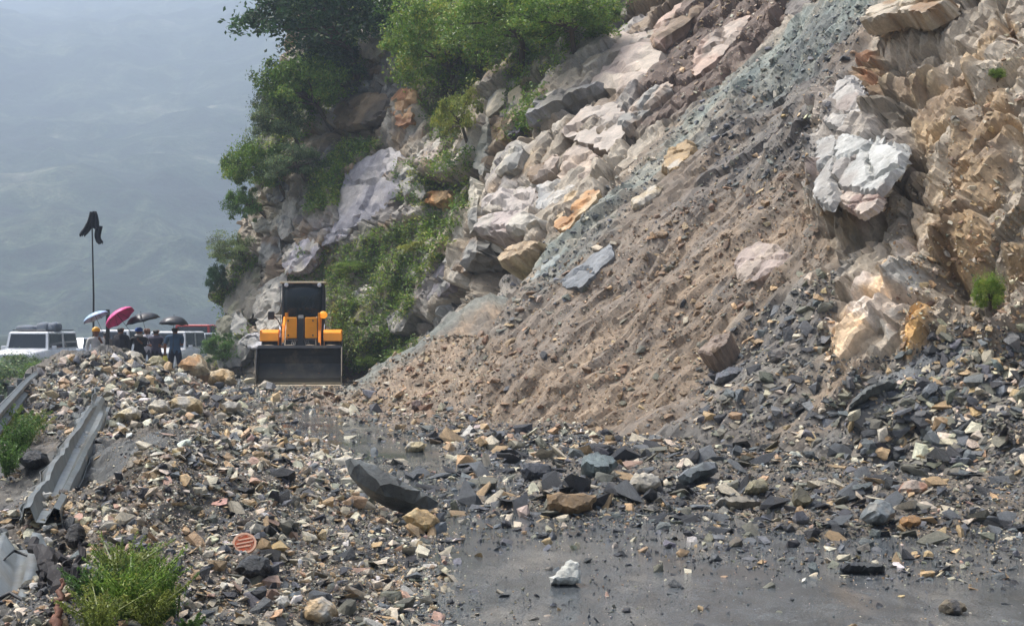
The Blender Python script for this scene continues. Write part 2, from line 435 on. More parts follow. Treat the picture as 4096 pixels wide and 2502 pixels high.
# survey grid used to locate what the picture shows on the smooth hill
_gs = np.linspace(3, 74, 280); _gh = np.linspace(-1.5, 27, 150)
_GW = hill_w(_gs[:, None], _gh[None])
def hill_w_fast(s, h):
    a = np.clip((s - _gs[0]) / (_gs[1] - _gs[0]), 0, len(_gs) - 1.001); b = np.clip((h - _gh[0]) / (_gh[1] - _gh[0]), 0, len(_gh) - 1.001)
    i, j = a.astype(int), b.astype(int); fa, fb = a - i, b - j
    return (_GW[i, j] * (1 - fa) + _GW[i + 1, j] * fa) * (1 - fb) + (_GW[i, j + 1] * (1 - fa) + _GW[i + 1, j + 1] * fa) * fb
_D = np.linspace(7, 85, 1600)
def locate(u, v):
    """first meeting of a sight line with the smooth hill -> (s, h)"""
    P = np.stack([(u - 512) / FOC * _D, _D, CAM_Z + (HORIZON - v) / FOC * _D], 1)
    s, h, w = to_shw(P)
    f = w - hill_w_fast(s, h)
    i = np.argmax(f > 0)
    return (s[i], h[i]) if f[i] > 0 else (s[-1], h[-1])
def area(*pts): return [locate(u, v) for u, v in pts]

# mesh grid
_s = [4.0]
while _s[-1] < 73: _s.append(_s[-1] + 0.0024 * _s[-1] + 0.008)
_s = np.array(_s); _q = np.linspace(0, 1, 400)
S, Q = np.meshgrid(_s, _q, indexing='ij')
H = -0.5 + Q * (4.3 + 0.3 * S)
W0 = hill_w_fast(S, H)
FL = H * 1.45                                                     # way along the fall line
wx = 0.5 * fbm(S * 0.5, FL * 0.4, 3, 4); wy = 0.5 * fbm(S * 0.5 + 40, FL * 0.4, 5, 4)

def zone(pts, soft=0.35, rough=0.55, seed=1):
    A = area(*pts)
    sd = poly_sd(A, S + 0 * wx, H)
    nz = fbm(S * 1.1, FL * 1.1, seed, 5) * rough + fbm(S * 4.3, FL * 4.3, seed + 9, 3) * rough * 0.35
    return ss(-soft, soft, sd + nz)

# kinds of ground on the hill: scree 0..1, rest is rock
scree = zone([(262, 400), (330, 378), (400, 345), (440, 322), (475, 296), (520, 248), (545, 228), (575, 218), (600, 190), (640, 150), (700, 96), (760, 48), (835, -20),
              (860, -150), (930, -150), (880, 0), (865, 40), (843, 75), (828, 120), (815, 160), (812, 205), (830, 240), (838, 268), (833, 320), (822, 352), (838, 372), (905, 348),
              (960, 318), (985, 330), (1040, 300), (1330, 300), (1330, 560), (1024, 520), (700, 470), (450, 450)], 0.12, 0.22, 11)
teal = zone([(300, 398), (400, 352), (470, 298), (520, 246), (575, 216), (640, 150), (700, 96), (760, 48), (835, -20), (860, -150), (960, -150), (885, 0), (850, 20), (790, 75),
             (720, 115), (690, 150), (640, 190), (600, 232), (560, 285), (500, 305), (440, 350), (340, 398)], 0.8, 1.1, 21) * scree
dark = zone([(700, 150), (740, 90), (800, 30), (880, -30), (865, 40), (843, 75), (825, 125), (800, 160), (760, 190), (710, 200)], 0.4, 0.8, 31) * scree
blue = zone([(842, 392), (905, 345), (965, 312), (985, 335), (945, 372), (905, 400), (850, 430), (800, 420)], 0.25, 0.5, 41) * scree
grey2 = zone([(720, 290), (800, 250), (838, 268), (832, 330), (822, 355), (842, 385), (800, 420), (740, 430), (690, 400), (700, 340)], 0.5, 0.9, 51) * scree
lowgrey = zone([(900, 385), (1000, 330), (1330, 320), (1330, 580), (1024, 530), (700, 475), (560, 450), (700, 430), (840, 420)], 0.4, 0.7, 61) * scree
soil = zone([(640, 60), (680, -30), (780, -60), (830, -40), (760, 45), (700, 95), (655, 120), (640, 90)], 0.4, 0.8, 71) * (1 - scree)
green = np.maximum.reduce([zone(p, 0.4, 0.9, 80 + i) for i, p in enumerate([
    [(318, 292), (330, 250), (372, 232), (420, 215), (465, 205), (455, 240), (430, 275), (400, 330), (432, 352), (395, 372), (352, 374), (345, 330)],
    [(302, 215), (318, 170), (345, 140), (382, 140), (345, 170), (330, 210)],
    [(395, -40), (600, -60), (640, -20), (585, 40), (560, 70), (530, 78), (480, 70), (455, 150), (430, 140), (410, 90), (385, 30)],
    [(250, 130), (300, 60), (345, -40), (385, -40), (365, 90), (320, 120), (300, 150), (262, 180), (228, 200)],
    [(215, 372), (210, 300), (245, 250), (262, 262), (250, 330), (240, 372)]])]) * (1 - scree)

nb = fbm(S * 0.35, FL * 0.35, 101, 4); nm = fbm(S * 1.3, FL * 0.7, 103, 4); nf = fbm(S * 5, FL * 3, 105, 3)
def mix(a, b, t): return a * (1 - t[..., None]) + b * t[..., None]
one = np.ones(S.shape + (3,))
rock = mix(one * lin(158, 146, 126), one * lin(138, 132, 126), ss(-0.2, 0.25, nb))
rock = mix(rock, one * lin(148, 124, 92), 0.7 * ss(0.05, 0.4, nm))
rock = mix(rock, one * lin(184, 177, 162), 0.7 * ss(0.1, 0.4, -nm))
rightr = ss(34, 26, S)                                            # the browner rock near the camera
rock = mix(rock, mix(mix(one * lin(164, 152, 133), one * lin(134, 122, 105), ss(-0.1, 0.3, nm)), one * lin(204, 190, 168), 0.6 * ss(0.05, 0.35, -nf)), rightr)
brown = mix(one * lin(146, 127, 104), one * lin(126, 112, 95), ss(-0.2, 0.3, nm)); brown = mix(brown, one * lin(176, 154, 127), 0.5 * ss(0.05, 0.35, nf))
brown = mix(brown, one * lin(132, 122, 110), 0.6 * ss(0.0, 0.35, nb + 0.5 * nm))
tealc = mix(one * lin(126, 136, 128), one * lin(98, 110, 106), ss(-0.1, 0.3, nm)); tealc = mix(tealc, one * lin(164, 166, 150), 0.6 * ss(0.1, 0.4, nf))
C = mix(rock, brown, scree)
C = mix(C, one * lin(108, 90, 76), soil)
C = mix(C, mix(one * lin(118, 118, 112), one * lin(96, 96, 94), ss(-.1, .3, nm)), 0.8 * grey2)
C = mix(C, mix(one * lin(104, 102, 96), one * lin(84, 80, 76), ss(-0.2, 0.3, nm)), 0.85 * dark)
strk = ss(-0.25, 0.25, fbm(S * 3.2, FL * 0.35, 141, 4))
C = mix(C, tealc, (0.62 + 0.33 * strk) * teal)
C = mix(C, one * lin(120, 104, 84), 0.55 * scree * (1 - teal) * ss(0.05, 0.35, fbm(S * 2.4, FL * 0.3, 143, 4)))
C = mix(C, one * lin(104, 112, 116), 0.85 * blue)
C = mix(C, one * lin(100, 100, 96), 0.75 * lowgrey)
C = mix(C, one * lin(92, 92, 64), 0.75 * green)

# relief: broken blocks on rock, runnels and lumps on scree
rk = 1 - scree
big, be, bid = facet((S + wx) / 2.7, (FL + wy) / 3.4, 201, 1.0)
mid, me_, mid_id = facet((S + 0.5 * wx) / 1.15, (FL + 0.6 * wy) / 1.9, 211, 1.3)
sml, se_, _ = facet((S + 0.3 * wx) / 0.36, (FL + 0.3 * wy) / 0.6, 221, 1.2)
left = ss(30, 40, S)
disp = rk * ((0.42 + 0.58 * left) * big + (0.30 + 0.12 * left) * mid + (0.08 + 0.07 * left) * sml + 0.10 * nf * 0.5)
def saw(t): f_ = t - np.floor(t); return np.where(f_ < 0.82, f_ / 0.82, (1 - f_) / 0.18) - 0.5
disp += rk * (0.22 * fbm(S * 0.8, FL * 0.5, 231, 4) + 0.26 * saw(S * 0.85 + 1.1 * wx + 0.12 * FL) * (0.4 + 0.6 * rightr) + 0.05 * saw(S * 2.9 + 2.3 * wy + 0.25 * FL + mid))
dtl, _, dtl_id = facet((S + 0.4 * wx) / 0.5, (FL + 0.4 * wy) / 0.8, 225, 1.3)
dtl2, _, _ = facet((S + 0.2 * wx) / 0.17, (FL + 0.2 * wy) / 0.26, 227, 1.3)
disp += rk * rightr * (0.20 * dtl + 0.075 * dtl2)
C *= (1 + 0.3 * (dtl_id - 0.5) * rk * rightr)[..., None]
disp -= rk * (1 - 0.7 * green) * (0.34 * np.exp(-(be / 0.05) ** 2) + 0.20 * np.exp(-(me_ / 0.06) ** 2))          # open cracks between the blocks
disp -= green * 0.15
for i_, (pp, dd) in enumerate([
    ([(474,238),(500,240),(514,246),(526,256),(512,288),(492,318),(470,332),(456,326),(466,280)], 1.5), ([(536,137),(560,116),(602,90),(606,98),(578,118),(546,142)], 0.9),
    ([(872,46),(890,42),(912,32),(944,44),(920,62),(896,78),(880,80)], 0.6), ([(936,264),(960,268),(980,250),(996,258),(984,284),(950,290)], 0.8), ([(1000,262),(1016,232),(1040,232),(1040,284),(1010,284)], 0.8),
    ([(886,102),(920,98),(942,86),(930,108),(892,112)], 0.5), ([(838,240),(866,226),(890,212),(880,236),(856,260),(840,268)], 0.6), ([(336,131),(382,129),(380,140),(338,140)], 0.5), ([(396,196),(426,198),(420,208),(396,206)], 0.5),
    ([(246,350),(262,348),(262,368),(246,368)], 0.6), ([(612,98),(634,100),(650,92),(640,106),(622,118)], 0.4)]):
    disp -= 0.7 * dd * zone(pp, 0.30, 0.22, 900 + i_)
run = fbm(S * 2.6, FL * 0.35, 241, 4)
lump, _, _ = facet((S + 0.3 * wx) / 0.22, (FL + 0.3 * wy) / 0.30, 251, 1.2)
lump2, _, _ = facet((S + 0.3 * wx) / 0.6, (FL + 0.3 * wy) / 0.9, 261, 1.0)
disp += scree * (0.24 * run + 0.34 * fbm(S * 0.7, FL * 0.5, 271, 5) + 0.06 * lump + 0.10 * lump2 * (0.7 + dark + lowgrey))
disp -= scree * 0.12
C *= (1 + (0.26 * (bid - 0.5) + 0.30 * (mid_id - 0.5)) * rk)[..., None]

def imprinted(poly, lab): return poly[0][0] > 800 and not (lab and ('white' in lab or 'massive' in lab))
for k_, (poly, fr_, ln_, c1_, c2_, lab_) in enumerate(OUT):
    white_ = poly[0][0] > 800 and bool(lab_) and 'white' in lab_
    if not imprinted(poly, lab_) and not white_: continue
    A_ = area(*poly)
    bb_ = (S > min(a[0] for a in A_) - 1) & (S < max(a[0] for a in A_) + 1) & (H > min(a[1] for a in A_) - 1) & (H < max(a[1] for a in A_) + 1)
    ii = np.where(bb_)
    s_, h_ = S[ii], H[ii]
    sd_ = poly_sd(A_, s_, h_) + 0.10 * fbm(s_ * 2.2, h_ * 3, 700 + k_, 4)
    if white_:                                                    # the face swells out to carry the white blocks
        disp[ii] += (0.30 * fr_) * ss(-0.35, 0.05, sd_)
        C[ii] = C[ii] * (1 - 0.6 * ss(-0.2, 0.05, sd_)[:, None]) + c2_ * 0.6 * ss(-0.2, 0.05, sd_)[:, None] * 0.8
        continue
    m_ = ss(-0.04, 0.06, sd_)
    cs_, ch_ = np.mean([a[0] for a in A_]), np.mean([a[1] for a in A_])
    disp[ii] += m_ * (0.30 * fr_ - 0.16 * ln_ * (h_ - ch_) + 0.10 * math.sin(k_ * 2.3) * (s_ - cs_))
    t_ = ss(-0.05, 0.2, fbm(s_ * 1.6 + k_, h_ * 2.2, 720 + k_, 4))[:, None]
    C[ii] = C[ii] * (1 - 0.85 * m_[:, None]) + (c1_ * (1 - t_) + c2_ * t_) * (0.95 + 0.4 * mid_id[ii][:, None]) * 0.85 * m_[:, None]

P0 = S[..., None] * SV + W0[..., None] * NV + H[..., None] * np.array([0, 0, 1.0])
dPs = np.gradient(P0, axis=0); dPh = np.gradient(P0, axis=1)
Nn = np.cross(dPh, dPs); Nn /= np.linalg.norm(Nn, axis=2, keepdims=True) + 1e-9
Nn = np.where(((Nn @ NV) > 0)[..., None], -Nn, Nn)
PV = P0 + disp[..., None] * Nn
ns, nh = S.shape
idx = np.arange(ns * nh).reshape(ns, nh)
F = np.stack([idx[:-1, :-1], idx[:-1, 1:], idx[1:, 1:], idx[1:, :-1]], -1).reshape(-1, 4)
hill_me = mesh_np('hillside', PV.reshape(-1, 3), F, M['hill'], cols=np.clip(C, 0.004, 0.85).reshape(-1, 3))
hill = tag(link('hillside', hill_me), kind='structure')
hill_bvh = BVHTree.FromPolygons(PV.reshape(-1, 3).tolist(), F.tolist())
def on_hill(u, v):
    """point and outward normal of the built hill at picture position (u, v)"""
    d = (px(u, v, 1.0) - cam.location).normalized()
    loc, nor, i, dist = hill_bvh.ray_cast(cam.location, d)
    if loc is None: return None, None
    if nor.dot(d) > 0: nor = -nor
    return loc, nor
def smooth_normal(u, v):
    s, h = locate(u, v)
    e = 0.4
    a = SV + NV * float(hill_w_fast(np.array([s + e]), np.array([h]))[0] - hill_w_fast(np.array([s - e]), np.array([h]))[0]) / (2 * e)
    b = np.array([0, 0, 1.0]) + NV * float(hill_w_fast(np.array([s]), np.array([h + e]))[0] - hill_w_fast(np.array([s]), np.array([h - e]))[0]) / (2 * e)
    n = np.cross(b, a); n /= np.linalg.norm(n)
    if n @ NV > 0: n = -n
    P = s * SV + float(hill_w_fast(np.array([s]), np.array([h]))[0]) * NV + np.array([0, 0, h])
    return Vector(P), Vector(n)

# ------------------------------------------------------------------ road, debris bed, valley and the far mountain
EDGE_Y = [-6, 6, 10, 20, 25, 34, 42, 52, 80]; EDGE_X = [-3.2, -3.6, -4.4, -7.4, -9.0, -11.9, -14.8, -20.5, -40]
def road_edge(y): return np.interp(y, EDGE_Y, EDGE_X)
def road_drop(y): return -0.25 * ss(44, 56, y)
ys = np.concatenate([np.linspace(-6, 5, 12), np.linspace(5.5, 46, 160), np.linspace(47, 80, 34)])
ts = np.linspace(0, 1, 70)
RY, RT = np.meshgrid(ys, ts, indexing='ij')
rx0 = road_edge(RY) - 0.3; rx1 = np.interp(RY, [-6, 12, 20, 26, 37, 46, 54, 60, 80], [16, 16, 12, 8, 2, -2, -8.2, -7.6, -10])
RX = rx0 + (rx1 - rx0) * RT
RZ = road_drop(RY) + 0.012 * fbm(RX * 0.6, RY * 0.6, 301, 3)
i2 = np.arange(RX.size).reshape(RX.shape)
RF = np.stack([i2[:-1, :-1], i2[1:, :-1], i2[1:, 1:], i2[:-1, 1:]], -1).reshape(-1, 4)
def road_mat():
    T = NT('wet_asphalt')
    tc = T.n('ShaderNodeTexCoord').outputs['Object']
    mp = T.n('ShaderNodeMapping'); mp.inputs['Scale'].default_value = (1, 0.45, 1); mp.inputs['Rotation'].default_value = (0, 0, R(14)); T.l(tc, mp.inputs[0])
    big_ = noise_node(T, mp.outputs[0], 0.9, 7, 0.65, 0.6)
    mid_ = noise_node(T, mp.outputs[0], 5.0, 7, 0.7)
    fine = T.n('ShaderNodeTexVoronoi', Scale=70.0); T.l(tc, fine.inputs['Vector'])
    fn = noise_node(T, tc, 75, 5, 0.75)
    c1 = ramp(T, big_.outputs[0], [(0.35, lin(64, 70, 74)), (0.5, lin(86, 90, 92)), (0.72, lin(122, 116, 104))])
    r2 = ramp(T, mid_.outputs[0], [(0.3, 0.6), (0.7, 1.3)])
    r3 = ramp(T, fn.outputs[0], [(0.36, 0.45), (0.66, 1.75)])
    c = mixmul(T, c1.outputs[0], r2.outputs[0]); c = mixmul(T, c, r3.outputs[0])
    T.l(c, T.b.inputs['Base Color'])
    rr = ramp(T, big_.outputs[0], [(0.42, 0.05), (0.56, 0.15), (0.72, 0.36)])
    T.l(rr.outputs[0], T.b.inputs['Roughness'])
    a = T.n('ShaderNodeMath', operation='ADD'); T.l(fine.outputs['Distance'], a.inputs[0]); T.l(fn.outputs[0], a.inputs[1])
    st = ramp(T, big_.outputs[0], [(0.42, 0.05), (0.6, 0.45)])
    bp = T.n('ShaderNodeBump', Distance=0.006); T.l(st.outputs[0], bp.inputs['Strength'])
    T.l(a.outputs[0], bp.inputs['Height']); T.l(bp.outputs[0], T.b.inputs['Normal'])
    return T.m
M['road'] = road_mat()
road = tag(link('road', mesh_np('road', np.stack([RX, RY, RZ], -1).reshape(-1, 3), RF, M['road'], smooth=True)), kind='structure')

# debris bed: the heap along the outer edge and the sheet of rubble across the road
BY = [4, 6, 8, 11, 14, 17, 22, 28, 36, 40, 43]
BC = [-1.8, -1.9, -2.05, -2.5, -3.25, -4.5, -6.0, -8.0, -10.3, -11.4, -12.3]
BH = [.30, .36, .50, .78, .56, .36, .80, 1.12, 1.18, .80, 0.0]
BWR = [1.35, 1.45, 1.6, 1.95, 1.75, 2.5, 2.6, 3.0, 2.8, 2.2, 1.5]
BWL = [1.5, 1.6, 1.9, 3.0, 3.4, 3.4, 3.2, 3.2, 3.2, 2.6, 1.5]
def berm(x, y):
    c, h, a, b = (np.interp(y, BY, t) for t in (BC, BH, BWR, BWL))
    t = (x - c) / np.where(x > c, a, b)
    prof = np.clip(1 - np.abs(t), 0, 1) ** 0.9 * (1.0)
    n = fbm(x * 0.8, y * 0.6, 311, 5)
    z = h * prof * (1 + 0.75 * n) + prof * 0.16 * fbm(x * 2.5, y * 2.5, 321, 4)
    # a washed out hollow beside the bent rail
    dip = np.exp(-(((x + 4.1) / 0.9) ** 2 + ((y - 12.6) / 1.3) ** 2))
    z = z - 0.32 * dip - 0.06
    return np.where(x < c, np.maximum(z, 0.03 + 0.05 * n), z)
BAND = [tuple(ground_px(u, v).to_2d()) for u, v in [(255, 392), (300, 388), (345, 392), (1330, 392), (1330, 590), (1060, 575), (930, 552), (800, 545), (690, 530), (600, 522), (520, 515), (455, 520), (440, 500), (436, 470), (405, 452), (360, 437), (300, 424)]]
STRIP = [tuple(ground_px(u, v).to_2d()) for u, v in [(262, 410), (330, 417), (395, 428), (440, 450), (452, 474), (425, 470), (385, 458), (345, 450), (300, 438)]]
def band(x, y):
    sd = poly_sd(BAND, x, y)
    n = fbm(x * 1.3, y * 0.9, 331, 5)
    return -0.10 + ss(-0.3, 1.6, sd) * (0.12 + 0.05 * ss(1.0, 4.0, sd)) + 0.20 * n * ss(-0.2, 1.0, sd) - 0.3 * ss(-0.3, 0.3, poly_sd(STRIP, x, y))
def fan(x, y):
    z = 0.8 * (0.85 * x + 0.53 * y - 12.4)
    zc = 0.68 * x + 3.0
    z = np.where(y > 30.5, np.minimum(z, zc - 0.75 * (y - 30.5)), z)
    return np.clip(z, -0.3, 6) - 0.12 + 0.22 * fbm(x * 0.9, y * 0.7, 335, 5) * ss(-0.2, 0.6, z) - 6 * ss(-7.6, -8.6, x) - 1.2 * ss(-0.7, 0.7, x + 0.25 * fbm(x * 2, y * 2, 337, 3))
def bed_z(x, y): return np.maximum(np.maximum(berm(x, y), band(x, y)), fan(x, y))
yy = [4.2]
while yy[-1] < 47: yy.append(yy[-1] + 0.0042 * yy[-1] + 0.012)
yy = np.array(yy); tt = np.linspace(0, 1, 420)
BYg, BTg = np.meshgrid(yy, tt, indexing='ij')
bx0 = road_edge(BYg) - 0.6; bx1 = np.interp(BYg, [4, 14, 20, 26, 30, 37, 46], [8, 9, 8, 5, 3, -1, -5])
BXg = bx0 + (bx1 - bx0) * BTg
BZg = bed_z(BXg, BYg)
lumpb, _, lid = facet(BXg / 0.09 * 0.9, BYg / 0.12, 341, 1.2)
lump3, _, lid3 = facet(BXg / 0.26, BYg / 0.34, 345, 1.2)
BZg = BZg + 0.035 * lumpb + 0.09 * lump3 * ss(14, 24, BYg) + 0.02 * fbm(BXg * 9, BYg * 7, 351, 3)
fall = ss(0.25, -0.35, BXg - road_edge(BYg)); BZg -= fall * 0.5
i3 = np.arange(BXg.size).reshape(BXg.shape)
BF = np.stack([i3[:-1, :-1], i3[1:, :-1], i3[1:, 1:], i3[:-1, 1:]], -1).reshape(-1, 4)
tone = fbm(BXg * 0.7, BYg * 0.5, 361, 4)
bone = np.ones(BXg.shape + (3,))
BC_ = mix(bone * lin(104, 96, 84), bone * lin(86, 85, 82), ss(-0.15, 0.25, tone))
BC_ = mix(BC_, bone * lin(140, 120, 98), 0.7 * ss(20, 27, BYg) * ss(-6.5, -4, BXg))
fanm = ss(0.0, 0.5, fan(BXg, BYg))
fst = ss(-0.2, 0.25, fbm(BXg * 1.6, BYg * 0.9, 365, 4))
BC_ = mix(BC_, mix(bone * lin(146, 127, 104), bone * lin(116, 106, 92), fst), fanm)
BC_ = mix(BC_, bone * lin(118, 124, 116), 0.8 * fanm * ss(29.3, 30.2, BYg))
mud = ss(-0.25, 0.35, poly_sd([(-4.9, 14.6), (-3.6, 15.2), (-3.1, 13.4), (-3.5, 11.6), (-4.3, 11.2), (-4.9, 12.2)], BXg, BYg) + 0.3 * tone)
BC_ = mix(BC_, bone * lin(92, 94, 92), mud)
BC_ *= (0.75 + 0.5 * lid)[..., None]
bed_me = mesh_np('debris_ground', np.stack([BXg, BYg, BZg], -1).reshape(-1, 3), BF, M['debris'], cols=np.clip(BC_, 0.004, 0.8).reshape(-1, 3))
tag(link('debris_ground', bed_me), kind='structure')
bed_bvh = BVHTree.FromPolygons(np.stack([BXg, BYg, BZg], -1).reshape(-1, 3).tolist(), BF.tolist())

# outer bank, valley floor and far mountainside: one sheet
def mountain_z(x, y):
    e = road_edge(np.clip(y, -6, 80)) - 0.15 - np.clip(y - 80, 0, None) * 1.0
    off = np.clip(e - x, 0, None)
    bank = road_drop(np.clip(y, -60, 80)) - 0.10 - np.minimum(off * 0.75, 140)
    inner = x >= e
    rise = np.clip(y - 240 + 0.16 * x, 0, None)
    ridge = fbm(x / 260.0 + 0.001 * y, y / 420.0, 371, 5)
    far = -62 + rise * 0.345 + ridge * 42 * ss(0, 180, rise) + 10 * fbm(x / 22, y / 22, 381, 4)
    near = np.where(inner, np.minimum(-0.4, road_drop(np.clip(y, -60, 80)) - 0.4), bank + 2.2 * ss(0.3, 4, off) * fbm(x / 3.0, y / 3.0, 391, 4))
    return np.maximum(near, far)
my = np.concatenate([np.linspace(-55, 5, 20), np.linspace(6, 80, 110), np.concatenate([np.linspace(83, 600, 130), np.linspace(610, 2050, 130)])])
mx = np.concatenate([np.linspace(-1500, -80, 190), np.linspace(-78, 20, 160), np.linspace(24, 600, 70)])
MX, MY = np.meshgrid(mx, my, indexing='ij')
MZ = mountain_z(MX, MY)
i4 = np.arange(MX.size).reshape(MX.shape)
MF = np.stack([i4[:-1, :-1], i4[1:, :-1], i4[1:, 1:], i4[:-1, 1:]], -1).reshape(-1, 4)
def forest_mat():
    T = NT('misty_forest_slope')
    tc = T.n('ShaderNodeTexCoord').outputs['Object']
    n1 = noise_node(T, tc, 0.014, 8, 0.72, 0.9); n2 = noise_node(T, tc, 0.09, 8, 0.72); n3 = noise_node(T, tc, 0.5, 6, 0.7)
    c1 = ramp(T, n1.outputs[0], [(0.38, lin(24, 40, 28)), (0.5, lin(50, 70, 46)), (0.60, lin(100, 110, 82)), (0.74, lin(160, 154, 134))])
    r2 = ramp(T, n2.outputs[0], [(0.3, 0.35), (0.7, 1.5)])
    r3 = ramp(T, n3.outputs[0], [(0.3, 0.6), (0.7, 1.3)])
    c = mixmul(T, c1.outputs[0], r2.outputs[0]); c = mixmul(T, c, r3.outputs[0])
    T.l(c, T.b.inputs['Base Color']); T.b.inputs['Roughness'].default_value = 0.9
    bp = T.n('ShaderNodeBump', Strength=1.0, Distance=8.0); T.l(n2.outputs[0], bp.inputs['Height']); T.l(bp.outputs[0], T.b.inputs['Normal'])
    return T.m
M['forest'] = forest_mat()
tag(link('mountain_terrain', mesh_np('mountain_terrain', np.stack([MX, MY, MZ], -1).reshape(-1, 3), MF, M['forest'], smooth=True)), kind='structure')

# ------------------------------------------------------------------ haze: the rain mist in the valley
def build_haze():
    top = float(max(MZ.max(), PV[..., 2].max()) + 3)
    x0, x1, y0, y1, z0, z1 = -1520, 620, -75, 2070, float(MZ.min() - 2), top
    V = [(x, y, z) for z in (z0, z1) for y in (y0, y1) for x in (x0, x1)]
    Fh = [(0, 2, 3, 1), (4, 5, 7, 6), (0, 1, 5, 4), (2, 6, 7, 3), (0, 4, 6, 2), (1, 3, 7, 5)]
    m = bpy.data.materials.new('rain_mist'); m.use_nodes = True
    t = m.node_tree; t.nodes.remove(t.nodes['Principled BSDF'])
    v = t.nodes.new('ShaderNodeVolumePrincipled')
    v.inputs['Color'].default_value = (0.53, 0.63, 0.76, 1)
    v.inputs['Density'].default_value = HAZE
    v.inputs['Anisotropy'].default_value = 0.2
    t.links.new(v.outputs[0], t.nodes['Material Output'].inputs['Volume'])
    tag(link('haze', mesh_np('haze', V, Fh, m)), kind='stuff')
HAZE = 0.0011
build_haze()

def ground_hit(u, v):
    """where a sight line meets the debris or the road"""
    D = np.linspace(5.5, 60, 2200)
    x = (u - 512) / FOC * D; z = CAM_Z + (HORIZON - v) / FOC * D
    g = np.where(D < 46.5, np.maximum(bed_z(x, D), road_drop(D)), road_drop(D))
    i = int(np.argmax(z < g))
    return Vector((x[i], D[i], g[i])) if z[i] < g[i] else None
